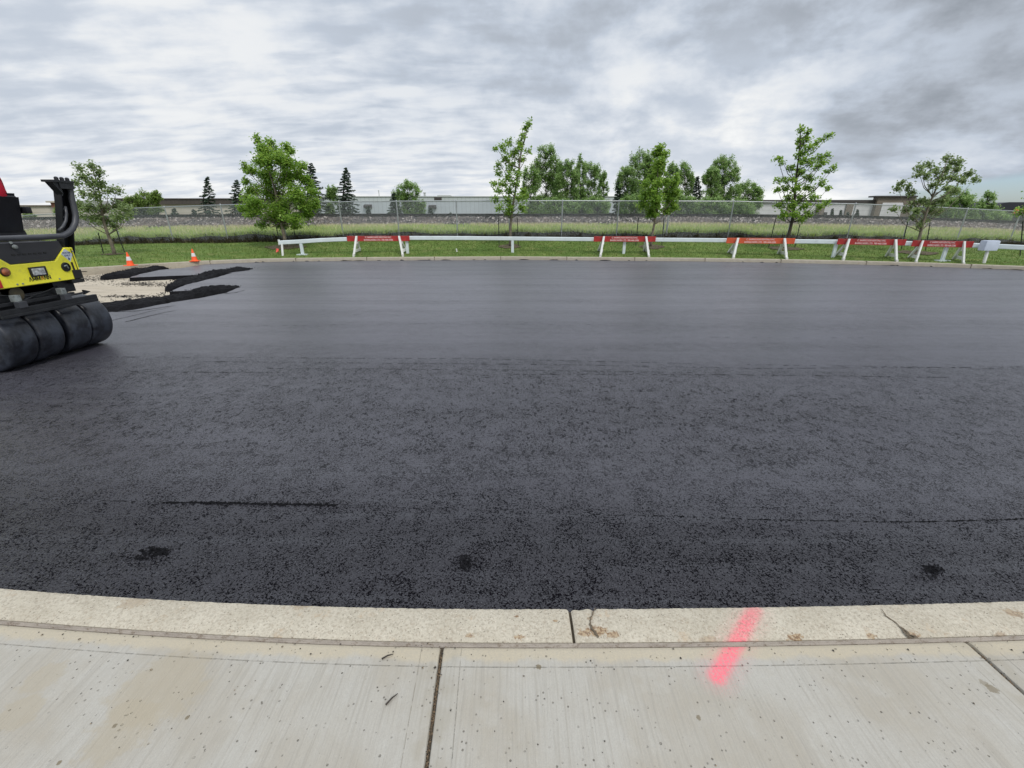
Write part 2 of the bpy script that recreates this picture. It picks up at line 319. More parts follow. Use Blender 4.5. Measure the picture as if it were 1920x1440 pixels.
ORANGE = paint('cone_orange', (.90, .11, .02), .45, var=.1)
CWHITE = paint('cone_white_band', (.72, .70, .70), .35, var=.08)
YEL = paint('machine_yellow', (.92, .86, .05), .32, var=.04, dirt=(.40, .36, .10, .45), scale=5, coat=.3)
DGREY = paint('hood_dark_grey', (.030, .031, .037), .6, var=.12, scale=7)
BLACK = paint('black_steel', (.011, .012, .015), .42, var=.25, dirt=(.04, .042, .045, .4), scale=7)
HOOPM = paint('hoop_grey_steel', (.050, .053, .062), .38, var=.15, scale=7)
SILV = paint('bare_metal', (.30, .33, .33), .45, .4, var=.35, dirt=(.04, .04, .04, .6), scale=14)
GLASSY = paint('lamp_glass', (.42, .44, .45), .12, var=.55, scale=26, coat=1)
AMBER = paint('amber_lens', (.34, .10, .035), .25, var=.4, scale=20, coat=.6)
REDL = paint('red_lens', (.5, .02, .015), .25, var=.2, coat=.6)
STICK = paint('sticker_white', (.62, .67, .72), .4, var=.05)
INK = paint('sticker_blue_ink', (.04, .07, .20), .5)
LBLK = paint('lettering_black', (.012, .012, .012), .45)
LRED = paint('lettering_red', (.55, .07, .03), .45)
VINYL = paint('black_vinyl', (.008, .008, .012), .5, var=.2, bump=.002)
REDC = paint('red_cloth', (.36, .012, .028), .85, var=.22, scale=5, bump=.004, spec=.2)
DENIM = paint('dark_trousers', (.012, .014, .022), .9, var=.2, scale=6, bump=.004, spec=.2)
SKIN = paint('skin', (.42, .24, .16), .55, var=.08)
CAPM = paint('dark_purple_cap', (.045, .03, .07), .8, var=.2)
RAILM = paint('rail_steel', (.016, .013, .012), .6, .3, var=.3)
PINKM = paint('pink_flag_cloth', (.85, .14, .10), .6, var=.1)

# ------------------------------------------------------------------ mesh helpers
class MB:
    def __init__(s): s.v = []; s.f = []; s.m = []; s.r = []
    def add(s, vs, fs, mi=0, r=0.0):
        o = len(s.v); s.v.extend([tuple(v) for v in vs])
        for f_ in fs: s.f.append(tuple(i + o for i in f_)); s.m.append(mi); s.r.append(r)
        return s
    def box(s, x0, x1, y0, y1, z0, z1, mi=0, bev=0.0):
        if bev > 0:
            b = min(bev, (x1 - x0) / 2.01, (y1 - y0) / 2.01, (z1 - z0) / 2.01)
            bm = bmesh.new(); bmesh.ops.create_cube(bm, size=1)
            for v in bm.verts: v.co = Vector((x0 + (v.co.x + .5) * (x1 - x0), y0 + (v.co.y + .5) * (y1 - y0), z0 + (v.co.z + .5) * (z1 - z0)))
            bmesh.ops.bevel(bm, geom=bm.edges[:], offset=b, segments=2, affect='EDGES', profile=.7)
            return s.bm(bm, mi)
        vs = [(x, y, z) for z in (z0, z1) for y in (y0, y1) for x in (x0, x1)]
        return s.add(vs, [(0, 2, 3, 1), (4, 5, 7, 6), (0, 1, 5, 4), (1, 3, 7, 5), (3, 2, 6, 7), (2, 0, 4, 6)], mi)
    def bm(s, bm, mi=0):
        bm.verts.index_update(); s.add([v.co[:] for v in bm.verts], [[v.index for v in f_.verts] for f_ in bm.faces], mi); bm.free(); return s
    def tube(s, pts, rad, n=8, mi=0, cap=True, flat=1.0):
        pts = [Vector(p) for p in pts]; rr = rad if isinstance(rad, (list, tuple)) else [rad] * len(pts)
        rings = []; up = None
        for i, p in enumerate(pts):
            d = (pts[min(i + 1, len(pts) - 1)] - pts[max(i - 1, 0)]).normalized()
            if up is None: up = Vector((0, 0, 1)) if abs(d.z) < .9 else Vector((1, 0, 0))
            a = d.cross(up)
            if a.length < 1e-4: a = d.orthogonal()
            a.normalize(); b = a.cross(d).normalized(); up = b
            rings.append([p + a * math.cos(2 * math.pi * k / n) * rr[i] + b * math.sin(2 * math.pi * k / n) * rr[i] * flat for k in range(n)])
        vs = [v for r_ in rings for v in r_]; fs = []
        for i in range(len(pts) - 1):
            for k in range(n):
                k2 = (k + 1) % n; fs.append((i * n + k, i * n + k2, (i + 1) * n + k2, (i + 1) * n + k))
        if cap: fs.append(tuple(range(n - 1, -1, -1))); fs.append(tuple((len(pts) - 1) * n + k for k in range(n)))
        return s.add(vs, fs, mi)
    def prism(s, poly, thick, axis='x', at=0.0, mi=0):
        """poly in the two other axes, extruded along axis from at to at+thick"""
        def mk(a, b, c): return {'x': (c, a, b), 'y': (a, c, b), 'z': (a, b, c)}[axis]
        n = len(poly); vs = [mk(a, b, at) for a, b in poly] + [mk(a, b, at + thick) for a, b in poly]
        return s.add(vs, [tuple(range(n)), tuple(range(2 * n - 1, n - 1, -1))] + [(i, (i + 1) % n, (i + 1) % n + n, i + n) for i in range(n)], mi)
    def lathe(s, prof, n=24, axis='z', c=(0, 0, 0), mi=0):
        vs = []; c = Vector(c)
        for (r_, h) in prof:
            for k in range(n):
                a = 2 * math.pi * k / n; x, y = r_ * math.cos(a), r_ * math.sin(a)
                vs.append(c + Vector({'z': (x, y, h), 'y': (x, h, y), 'x': (h, x, y)}[axis]))
        fs = [(i * n + k, i * n + (k + 1) % n, (i + 1) * n + (k + 1) % n, (i + 1) * n + k) for i in range(len(prof) - 1) for k in range(n)]
        fs += [tuple(range(n)), tuple((len(prof) - 1) * n + k for k in range(n - 1, -1, -1))]
        return s.add(vs, fs, mi)
    def build(s, name, mats, parent=None, smooth=False, fix=True, world=True):
        me = bpy.data.meshes.new(name); me.from_pydata(s.v, [], s.f)
        for m in (mats if isinstance(mats, (list, tuple)) else [mats]): me.materials.append(m)
        me.polygons.foreach_set('material_index', s.m)
        if any(s.r): a = me.attributes.new('rnd', 'FLOAT', 'FACE'); a.data.foreach_set('value', s.r)
        if smooth is True: me.polygons.foreach_set('use_smooth', [True] * len(me.polygons))
        if fix:
            bm = bmesh.new(); bm.from_mesh(me); bmesh.ops.recalc_face_normals(bm, faces=bm.faces); bm.to_mesh(me); bm.free()
        if smooth == 'auto':
            me.polygons.foreach_set('use_smooth', [True] * len(me.polygons)); me.set_sharp_from_angle(angle=R(38))
        o = bpy.data.objects.new(name, me); COL.objects.link(o)
        if parent is not None: adopt(o, parent, world)
        return o
def adopt(o, parent, world=True):
    o.parent = parent
    if world:   # geometry is in world coordinates: cancel the unrotated root's place
        off = Vector((0, 0, 0)); p = parent
        while p is not None: off += p.location; p = p.parent
        o.location = -off
def quads(name, V, mi=None, rnd=None, mats=None, parent=None, k=4):
    """fast: V (n,k,3) array of separate k-gons"""
    V = np.asarray(V, dtype=np.float32); n = len(V)
    me = bpy.data.meshes.new(name); me.vertices.add(n * k); me.vertices.foreach_set('co', V.reshape(-1))
    me.loops.add(n * k); me.loops.foreach_set('vertex_index', np.arange(n * k, dtype=np.int32))
    me.polygons.add(n); me.polygons.foreach_set('loop_start', np.arange(0, n * k, k, dtype=np.int32)); me.polygons.foreach_set('loop_total', np.full(n, k, dtype=np.int32))
    for m in mats: me.materials.append(m)
    if mi is not None: me.polygons.foreach_set('material_index', np.asarray(mi, dtype=np.int32))
    if rnd is not None: a = me.attributes.new('rnd', 'FLOAT', 'FACE'); a.data.foreach_set('value', np.asarray(rnd, dtype=np.float32))
    me.update(calc_edges=True); me.validate()
    o = bpy.data.objects.new(name, me); COL.objects.link(o)
    if parent is not None: adopt(o, parent)
    return o
def tag(o, label=None, cat=None, group=None, kind=None):
    if label: o['label'] = label
    if cat: o['category'] = cat
    if group: o['group'] = group
    if kind: o['kind'] = kind
    return o
def thing(name, loc, label, cat, group=None, rz=0):
    o = bpy.data.objects.new(name, None); COL.objects.link(o); o.location = loc; o.rotation_euler = (0, 0, rz)
    o.empty_display_size = .2
    return tag(o, label, cat, group)
def copy_tree(o, parent=None):
    c = o.copy(); COL.objects.link(c); c.parent = parent
    for ch in list(o.children): copy_tree(ch, c)
    return c
def text_mesh(body, size, depth=.002):
    cu = bpy.data.curves.new('lettering', 'FONT'); cu.body = body; cu.size = size; cu.extrude = depth; cu.align_x = 'CENTER'; cu.align_y = 'CENTER'; cu.offset = size * .02
    o = bpy.data.objects.new('lettering', cu); COL.objects.link(o); bpy.context.view_layer.update()
    me = bpy.data.meshes.new_from_object(o.evaluated_get(bpy.context.evaluated_depsgraph_get()))
    COL.objects.unlink(o); bpy.data.objects.remove(o); return me

# ------------------------------------------------------------------ terrain profiles (functions of X)
ROAD, BASE = -.10, -.215
def ykn(x):   # near kerb, road side
    k = .020 if x < 0 else .008; a = min(abs(x), 4.0)
    return 1.415 + k * a * a + 2 * k * 4 * max(0, abs(x) - 4) * .6
def smooth_tab(xs, ys, w=1.6):
    gx = np.linspace(-400, 400, 8001); gy = np.interp(gx, xs, ys); n = int(w / .1) | 1
    k = np.hanning(n + 2); k /= k.sum(); pad = np.pad(gy, n, mode='edge'); sm = np.convolve(pad, k, 'same')[n:-n]
    return lambda x: float(np.interp(x, gx, sm))
kw_ = [onz(a, b, ROAD) for a, b in ((153, 510.3), (253, 503.3), (330, 498.6), (411, 494.2), (519, 490.6), (700, 488.6), (960, 487), (1300, 490), (1460, 492.6), (1600, 495.7), (1750, 500), (1920, 506.6))]
ykf = smooth_tab([-400, -45, -30, -20] + [p[0] for p in kw_] + [24, 45, 400], [4, 7.0, 9.5, 12.4] + [p[1] for p in kw_] + [10.5, 5.5, 4], 1.8)
FT = [(0, 406, 28.5), (41, 404, 28.2), (109, 400, 27.3), (250, 390, 25.2), (413, 384, 23.6), (635, 378, 23), (855, 376, 23), (1055, 376, 23), (1376, 377, 23), (1605, 382, 23), (1712, 386, 23.3), (1815, 391, 24), (1915, 396, 25.6)]
fw = [onY(*p) for p in FT]
fx = [-400] + [p[0] for p in fw] + [400]
yfence = smooth_tab(fx, [28.5] + [p[1] for p in fw] + [25.8], 2)
zft = smooth_tab(fx, [fw[0][2]] + [p[2] for p in fw] + [fw[-1][2]], 2)
FH = 1.83
zfoot = lambda x: zft(x) - FH
tw = [onY(a, b + 2, 31.2) for a, b in ((0, 432), (109, 429), (250, 425), (420, 424), (700, 421), (1000, 420), (1300, 419), (1600, 422), (1800, 428), (1915, 432))]
ztoe = smooth_tab([-400] + [p[0] for p in tw] + [400], [tw[0][2]] + [p[2] for p in tw] + [tw[-1][2]], 3)
rw = [onY(a, b + 2.5, 33.6) for a, b in ((0, 413), (60, 411.5), (300, 406.5), (600, 405), (960, 405), (1300, 405), (1600, 408), (1750, 412), (1900, 418))]
ztop = smooth_tab([-400] + [p[0] for p in rw] + [400], [rw[0][2]] + [p[2] for p in rw] + [rw[-1][2]], 4)
def zlawn(x, y):
    y0 = ykf(x) + .2; y1 = yfence(x) - .06; t = max(0, min(1, (y - y0) / (y1 - y0)))
    return .035 + (zfoot(x) - .035) * (t ** .9) + .015 * math.sin(x * 1.7 + y * 2.1) * t
STEP = .36
def zrough(x, y):
    y0 = yfence(x) + .12; y1 = 31.2; t = max(0, min(1, (y - y0) / (y1 - y0)))
    a = zfoot(x) + STEP + .05 * math.sin(x * .8) + .04 * math.sin(x * 2.3 + 1)
    return a + (ztoe(x) - a) * t ** 1.1 + .03 * math.sin(x * 1.3 + y) * math.sin(math.pi * t)
GX = sorted(set([-400, -250, -150, -100, -75, -60, -52] + [round(-46 + .5 * i, 2) for i in range(185)] + [52, 60, 75, 100, 150, 250, 400]))
def grid(name, rows, m, kind='structure', gx=GX, jit=0):
    """rows: list of functions x -> (y, z)"""
    b = MB(); n = len(gx)
    vs = [(x, *row(x)) for row in rows for x in gx]
    if jit: vs = [(x, y, z + (random.random() - .5) * jit) for x, y, z in vs]
    fs = [(j * n + i, j * n + i + 1, (j + 1) * n + i + 1, (j + 1) * n + i) for j in range(len(rows) - 1) for i in range(n - 1)]
    b.add(vs, fs); o = b.build(name, m, smooth=True); tag(o, kind=kind); return o

# ---- ground sheets
g = MB(); g.add([(-900, -900, -.42), (900, -900, -.42), (900, 900, -.42), (-900, 900, -.42)], [(0, 1, 2, 3)])
tag(g.build('ground', FARG), kind='structure')
g = MB(); g.add([(-60, -1, BASE), (60, -1, BASE), (60, 26, BASE), (-60, 26, BASE)], [(0, 1, 2, 3)])
tag(g.build('gravel_base', GRAVEL), kind='structure')
def lrow(t): return lambda x: (lambda y: (y, zlawn(x, y)))(ykf(x) + .19 + (yfence(x) - .06 - ykf(x) - .19) * t)
grid('lawn', [lrow(t) for t in [0, .02, .06, .12, .2, .3, .4, .5, .6, .7, .8, .9, 1]], LAWN)
def scarp(t):
    def f_(x):
        w = .05 * math.sin(x * 5.3) + .04 * math.sin(x * 11.7 + 2); y = yfence(x) - .06 + .18 * t + w * math.sin(math.pi * t)
        z0 = zfoot(x); z1 = zrough(x, yfence(x) + .12); return (y, z0 + (z1 - z0) * t)
    return f_
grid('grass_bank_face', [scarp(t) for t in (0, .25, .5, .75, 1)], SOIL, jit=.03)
def rrow(t): return lambda x: (lambda y: (y, zrough(x, y)))(yfence(x) + .12 + (31.2 - yfence(x) - .12) * t)
grid('rough_ground', [rrow(t / 10) for t in range(11)], ROUGH)
def brow(t):
    return lambda x: (31.2 + 2.4 * t, ztoe(x) + (ztop(x) - ztoe(x)) * t)
grid('ballast_slope', [brow(t / 5) for t in range(6)] + [lambda x: (36.4, ztop(x) + .01), lambda x: (37.6, ztop(x) + .01), lambda x: (40.5, 1.0)], BALL, jit=.05)
grid('far_ground', [lambda x: (40.5, 1.0), lambda x: (60, .95), lambda x: (120, .95), lambda x: (300, .9), lambda x: (900, .9)], FARG)

# ---- road mat with the unfinished stretch cut out of it
def w2(lst, z=ROAD): return [onz(a, b, z)[:2] for a, b in lst]
cut = w2([(385, 495.5), (345, 502), (300, 506), (262, 514), (243, 520.5), (300, 518), (360, 516), (436, 511.5), (399, 522), (352, 533), (318, 547), (360, 544), (400, 542.5), (443, 541), (425, 549), (385, 557), (335, 565), (290, 573), (250, 581), (205, 585)])
xc0, yc0 = cut[0]; yc0 = ykf(xc0)
near = [(x / 4, ykn(x / 4)) for x in range(-180, 181, 2)]
far = [(x / 4, ykf(x / 4)) for x in range(180, -181, -2) if x / 4 > xc0 + .1]
lx, ly = cut[-1]
cutp = [(xc0, yc0)] + cut[1:] + [(lx - 1.5, ly + .1), (lx - 4, ly - .05), (-16, ly + .2), (-25, ly + .1), (-45, 6.4)]
cutj = []
for (a, b) in zip(cutp[:-1], cutp[1:]):       # ragged edge
    n = max(1, int(math.dist(a, b) / .12)) if a[0] > -16 else 1
    for i in range(n):
        t = i / n; j = .03 if 0 < i else 0
        cutj.append((a[0] + (b[0] - a[0]) * t + random.uniform(-j, j), a[1] + (b[1] - a[1]) * t + random.uniform(-j, j)))
cutj.append(cutp[-1])
poly = near + far + cutj
bm = bmesh.new(); vs = [bm.verts.new((x, y, ROAD)) for x, y in poly]; face = bm.faces.new(vs); face.normal_update()
if face.normal.z < 0: face.normal_flip()
bmesh.ops.triangulate(bm, faces=[face])
rb = MB(); rb.bm(bm)
i0 = len(near) + len(far)
sk = poly[i0:]
for a, b in zip(sk[:-1], sk[1:]):
    rb.add([(a[0], a[1], ROAD), (b[0], b[1], ROAD), (b[0] - .0, b[1] - .04, BASE), (a[0], a[1] - .04, BASE)], [(0, 1, 2, 3)], 1)
def ribbon(b, pts, w0, w1, z, mi, jit=.35, step=.05, gap=0.0):
    """irregular flat streak along pts, tapering w0 -> w1"""
    P_ = []
    for a, c in zip(pts[:-1], pts[1:]):
        n = max(1, int(math.dist(a, c) / step))
        P_ += [(a[0] + (c[0] - a[0]) * i / n, a[1] + (c[1] - a[1]) * i / n) for i in range(n)]
    P_.append(tuple(pts[-1])); n = len(P_); L = []
    for i, p in enumerate(P_):
        q0 = P_[max(0, i - 1)]; q1 = P_[min(n - 1, i + 1)]; d = Vector((q1[0] - q0[0], q1[1] - q0[1])).normalized(); nn = Vector((-d.y, d.x))
        w = (w0 + (w1 - w0) * i / (n - 1)) * (1 + random.uniform(-jit, jit)) * (.25 if i in (0, n - 1) else 1)
        c = Vector(p[:2]) + nn * random.uniform(-.4, .4) * w
        L += [(*(c + nn * w / 2), z), (*(c - nn * w / 2), z)]
    b.add(L, [(2 * i, 2 * i + 1, 2 * i + 3, 2 * i + 2) for i in range(n - 1) if random.random() >= gap], mi)
def rib_px(b, px, w0, w1, mi=2, z=ROAD + .003, **k): ribbon(b, w2(px), w0, w1, z, mi, **k)
rib_px(rb, [(-60, 931), (60, 935), (200, 939), (310, 942)], .003, .004, gap=.45, step=.02, jit=.7)
rib_px(rb, [(305, 942), (420, 943.5), (540, 946), (632, 947.5)], .012, .020, jit=.7, step=.012)
rib_px(rb, [(632, 947.5), (760, 953), (900, 957), (1010, 963)], .003, .003, gap=.55, step=.02, jit=.7)
rib_px(rb, [(1000, 963), (1130, 966), (1250, 968), (1400, 974)], .003, .005, jit=.8, step=.015, gap=.35)
rib_px(rb, [(1400, 974), (1560, 977), (1700, 979), (1800, 977), (1960, 972)], .006, .009, jit=.8, step=.012, gap=.12)
rib_px(rb, [(1190, 946), (1350, 951), (1500, 953)], .003, .003, gap=.6, step=.02)
for L_ in ([(150, 669), (500, 671), (900, 673), (1300, 682)], [(380, 678), (800, 682), (1050, 684), (1420, 691), (1990, 688)], [(500, 691), (960, 694), (1300, 699)], [(1400, 684), (1700, 688), (1990, 694)],
           [(960, 702), (1400, 703), (1780, 708)], [(240, 697), (620, 700)]):
    rib_px(rb, L_, .007, .006, jit=.8, step=.04, gap=.35)
for L_ in ([(420, 612), (800, 607), (1150, 609)], [(600, 590), (1000, 594)], [(1240, 632), (1700, 634)]): rib_px(rb, L_, .006, .005, jit=.8, step=.08, gap=.7)
rib_px(rb, [(235, 604), (262, 597), (300, 588), (330, 582)], .03, .012, step=.04); rib_px(rb, [(205, 602), (245, 593), (290, 582), (320, 577)], .02, .01, step=.04)
rib_px(rb, [(420, 551), (440, 549), (460, 544)], .05, .02); rib_px(rb, [(200, 585), (260, 583), (330, 573)], .05, .03)
def blotch(b, px, py, rx, ry, mi, z, n=9, seedk=3):
    n *= 2
    c = onz(px, py, ROAD); rs = random.Random(seedk)
    for k in range(n):
        cx = c[0] + rs.gauss(0, rx * .5); cy = c[1] + rs.gauss(0, ry * .5); r0 = rs.uniform(.06, .28) * rx; m_ = 7
        vs_ = [(cx + math.cos(2 * math.pi * i / m_) * r0 * rs.uniform(.6, 1.3), cy + math.sin(2 * math.pi * i / m_) * r0 * ry / rx * rs.uniform(.6, 1.3), z + k * .0001) for i in range(m_)]
        b.add(vs_, [tuple(range(m_))], mi)
blotch(rb, 290, 1036, .075, .035, 2, ROAD + .003); blotch(rb, 873, 1057, .035, .04, 2, ROAD + .003, 9, 5); blotch(rb, 1750, 1067, .05, .03, 2, ROAD + .003, 8, 8)
for (a, b_) in ((175, 700), (1310, 1380)): pass
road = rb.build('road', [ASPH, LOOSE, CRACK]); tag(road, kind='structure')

# ---- loose asphalt windrows left along the unfinished edges
def windrow(name, px, w, h, label, seedk, tail=(1, 1)):
    rs = random.Random(seedk); pts = w2(px, BASE); P_ = []
    for a, c in zip(pts[:-1], pts[1:]):
        n = max(2, int(math.dist(a, c) / .07)); P_ += [Vector((a[0] + (c[0] - a[0]) * i / n, a[1] + (c[1] - a[1]) * i / n)) for i in range(n)]
    n = len(P_); K = 15; vs_ = []
    ph = [rs.uniform(0, 6) for _ in range(6)]
    for i, p in enumerate(P_):
        d = (P_[min(n - 1, i + 2)] - P_[max(0, i - 2)]).normalized(); nn = Vector((-d.y, d.x)); t = i / (n - 1)
        env = max(0, min(1, t / .14, (1 - t) / .14)) ** .7
        hh = h * env * (.75 + .25 * math.sin(i * .11 + ph[0]) + .18 * math.sin(i * .31 + ph[1])); ww = w * (.12 + .88 * env) * (1 + .18 * math.sin(i * .17 + ph[2]))
        for k in range(K):
            s_ = -1 + 2 * k / (K - 1); pr = max(0, 1 - abs(s_) ** 1.4)
            q = p + nn * (s_ * ww * (1 + rs.uniform(-.05, .05)) + .08 * math.sin(i * .13 + ph[3]))
            z = BASE - .02 + (ROAD - BASE + .02) * (.85 if pr > .05 else 0) * min(1, pr * 3) * min(1, env * 3) + hh * pr + rs.gauss(0, .011) * (pr > 0) * min(1, env * 3)
            vs_.append((q.x, q.y, z))
    b = MB(); b.add(vs_, [(i * K + k, i * K + k + 1, (i + 1) * K + k + 1, (i + 1) * K + k) for i in range(n - 1) for k in range(K - 1)])
    for _ in range(n * 5):   # lumps
        i = rs.randrange(n); p = P_[i]; s_ = rs.gauss(0, .6); d = (P_[min(n - 1, i + 1)] - P_[max(0, i - 1)]).normalized(); nn = Vector((-d.y, d.x)); q = p + nn * s_ * w
        r0 = rs.uniform(.006, .018); z = (ROAD if s_ < 0 else BASE + .05) + h * max(0, 1 - abs(s_) ** 1.4) * .8 * min(1, i / n / .14, (1 - i / n) / .14)
        b.add([(q.x + r0 * rs.uniform(.6, 1.3) * a_, q.y + r0 * rs.uniform(.6, 1.3) * c_, z + r0 * e_) for a_, c_, e_ in ((1, 0, 0), (-1, 0, 0), (0, 1, 0), (0, -1, 0), (0, 0, 1), (0, 0, -1))],
              [(0, 2, 4), (2, 1, 4), (1, 3, 4), (3, 0, 4), (2, 0, 5), (1, 2, 5), (3, 1, 5), (0, 3, 5)])
    return tag(b.build(name, LOOSE), label, 'asphalt pile', 'ridges of loose black asphalt along the unfinished paving edge')
windrow('asphalt_ridge', [(372, 495.5), (340, 499.5), (300, 505.5), (262, 513), (225, 521), (190, 526)], .42, .13, 'black ridge of loose asphalt beside the far kerb, under the orange cones', 1)
windrow('asphalt_ridge', [(484, 509.5), (455, 511), (425, 516), (395, 523), (360, 531), (335, 539), (315, 548)], .42, .14, 'middle black ridge of loose asphalt, slanting across the pale gravel', 2)
windrow('asphalt_ridge', [(458, 545), (430, 549), (400, 554), (365, 560), (330, 565), (290, 571), (255, 578), (215, 583), (150, 585)], .40, .15, 'long black ridge of loose asphalt nearest the roller tyres', 3)
# thin spill of asphalt crumbs over the gravel
sp_ = []; rs = random.Random(5)
for (px, py, sx, sy, n_) in ((294, 1032, 12, 4, 110), (268, 1046, 14, 3, 60), (873, 1057, 8, 8, 130), (1748, 1067, 9, 4, 90), (1745, 1075, 14, 9, 40), (1200, 732, 3, 1, 14), (1375, 750, 3, 1, 12), (460, 945, 110, 3, 260)):
    for _ in range(n_):
        q = onz(px + rs.gauss(0, sx), py + rs.gauss(0, sy), ROAD); r0 = rs.uniform(.0025, .009); a = rs.uniform(0, 6.28)
        sp_.append([(q[0] + r0 * 1.4 * math.cos(a), q[1] + r0 * math.sin(a), ROAD + .002), (q[0] + r0 * math.cos(a + 2), q[1] + r0 * math.sin(a + 2), ROAD + .002 + r0 * .9), (q[0] + r0 * 1.2 * math.cos(a + 4), q[1] + r0 * math.sin(a + 4), ROAD + .003)])
for _ in range(2600):
    px, py, sx, sy = rs.choice(((200, 522, 30, 3), (255, 532, 25, 2), (300, 534, 40, 2), (215, 578, 45, 5), (180, 574, 40, 4), (160, 522, 25, 4), (235, 556, 35, 1.5), (330, 556, 50, 2)))
    q = onz(px + rs.gauss(0, sx), py + rs.gauss(0, sy), BASE); r0 = rs.uniform(.008, .03)
    a = rs.uniform(0, 6.28); sp_.append([(q[0] + r0 * 1.6 * math.cos(a), q[1] + r0 * math.sin(a), BASE + .003), (q[0] + r0 * math.cos(a + 2), q[1] + r0 * math.sin(a + 2), BASE + .012), (q[0] + r0 * 1.3 * math.cos(a + 4), q[1] + r0 * math.sin(a + 4), BASE + .004)])
tag(quads('asphalt_crumbs', sp_, mats=[LOOSE], k=3), kind='stuff')

# ---- near kerb (segments parted by a joint) and sidewalk slabs
def strip(b, x0, x1, ya, yb, prof, mi=0, n=None):
    """loft prof [(t,z)] (t 0..1 from ya to yb) along x"""
    n = n or max(2, int((x1 - x0) / .1)); K = len(prof); vs_ = []
    for i in range(n + 1):
        x = x0 + (x1 - x0) * i / n
        e_ = .004 if i in (0, n) else 0
        for (t, z) in prof: vs_.append((x, ya(x) + (yb(x) - ya(x)) * t, z - e_ + (random.uniform(-.0012, .0012) if 0 < t < 1 else 0)))
    fs = [(i * K + k, i * K + k + 1, (i + 1) * K + k + 1, (i + 1) * K + k) for i in range(n) for k in range(K - 1)]
    fs += [tuple(range(K)), tuple(n * K + k for k in range(K - 1, -1, -1))]
    b.add(vs_, fs, mi)
kb = MB()
ykb = lambda x: ykn(x) - .178 + .012 * math.exp(-((x + 2) / 1.2) ** 2)
KJ = onz(1070, 1160, 0)[0]
segs = [-45, -30, -20, -12, -8, -5.2, -2.75, KJ, KJ + 3.05, 6.4, 9.5, 14, 22, 32, 45]
prof = [(0, -.25), (0, -.03), (.015, -.012), (.05, -.003), (.12, 0), (.5, .004), (.86, .0), (.935, -.006), (.95, -.03), (1, -.04), (1, -.25)]
LIP = m_ground('stained_kerb_lip', ((.30, .265, .235), (.38, .34, .30), (.15, .11, .08), (.42, .38, .32)), 9, (1, 3, 1), .004, 170)
def chipped(x):
    d = x - KJ; e_ = 0
    if d > 0: e_ = .016 * math.exp(-d / .012) + .012 * math.exp(-((d - .105) / .009) ** 2) + .006 * math.exp(-((d - .045) / .02) ** 2) + .003 * math.exp(-((d - .3) / .03) ** 2)
    else: e_ = .012 * math.exp(d / .010)
    return ykn(x) - e_ - .0007 * math.sin(x * 61) * math.sin(x * 17)
for a, b_ in zip(segs[:-1], segs[1:]): strip(kb, a + (.007 if a == KJ else .005), b_ - .005, chipped, ykb, prof, 0, int((b_ - a) / .008) if a in (KJ, -2.75) else None)
def crack_px(b, px, w0, w1, z=.0065, mi=1): ribbon(b, [onz(a, c, 0)[:2] for a, c in px], w0, w1, z, mi, jit=.5, step=.008)
crack_px(kb, [(1117, 1141), (1112, 1150), (1108, 1160), (1106, 1172), (1112, 1184), (1122, 1198)], .004, .009)
crack_px(kb, [(1651, 1143), (1660, 1156), (1678, 1168), (1690, 1180), (1705, 1192), (1722, 1199)], .002, .012)
crack_px(kb, [(1690, 1182), (1700, 1192), (1714, 1198)], .008, .02)
RUST = m_ground('spalled_rusty_concrete', ((.36, .24, .13), (.48, .37, .25), (.22, .14, .08), (.55, .45, .33)), 14, (1, 1, 1), .006, 150)
def patch(b, px, py, rx, ry, mi, seedk, n=14):
    rs_ = random.Random(seedk)
    for k in range(n):
        cx, cy, _ = onz(px + rs_.gauss(0, rx), py + rs_.gauss(0, ry), 0); r0 = rs_.uniform(.003, .011); m_ = 8
        b.add([(cx + math.cos(6.283 * i / m_) * r0 * rs_.uniform(.6, 1.4), cy + math.sin(6.283 * i / m_) * r0 * .8 * rs_.uniform(.6, 1.4), .0052 + .00008 * k) for i in range(m_)], [tuple(range(m_))], mi)
strip(kb, -30, 30, lambda x: ykb(x) + .006, lambda x: ykb(x) - .004, [(0, -.004), (.25, -.009), (.6, -.0145), (.8, -.016), (1, -.03)], 3, 700)
near_kerb = kb.build('near_kerb', [KERB, GROOVE, RUST, LIP], smooth='auto'); tag(near_kerb, kind='structure')
gb = MB(); gb.add([(-45, .5, -.022), (45, .5, -.022), (45, 3.4, -.15), (-45, 3.4, -.15)], [(0, 1, 2, 3)])
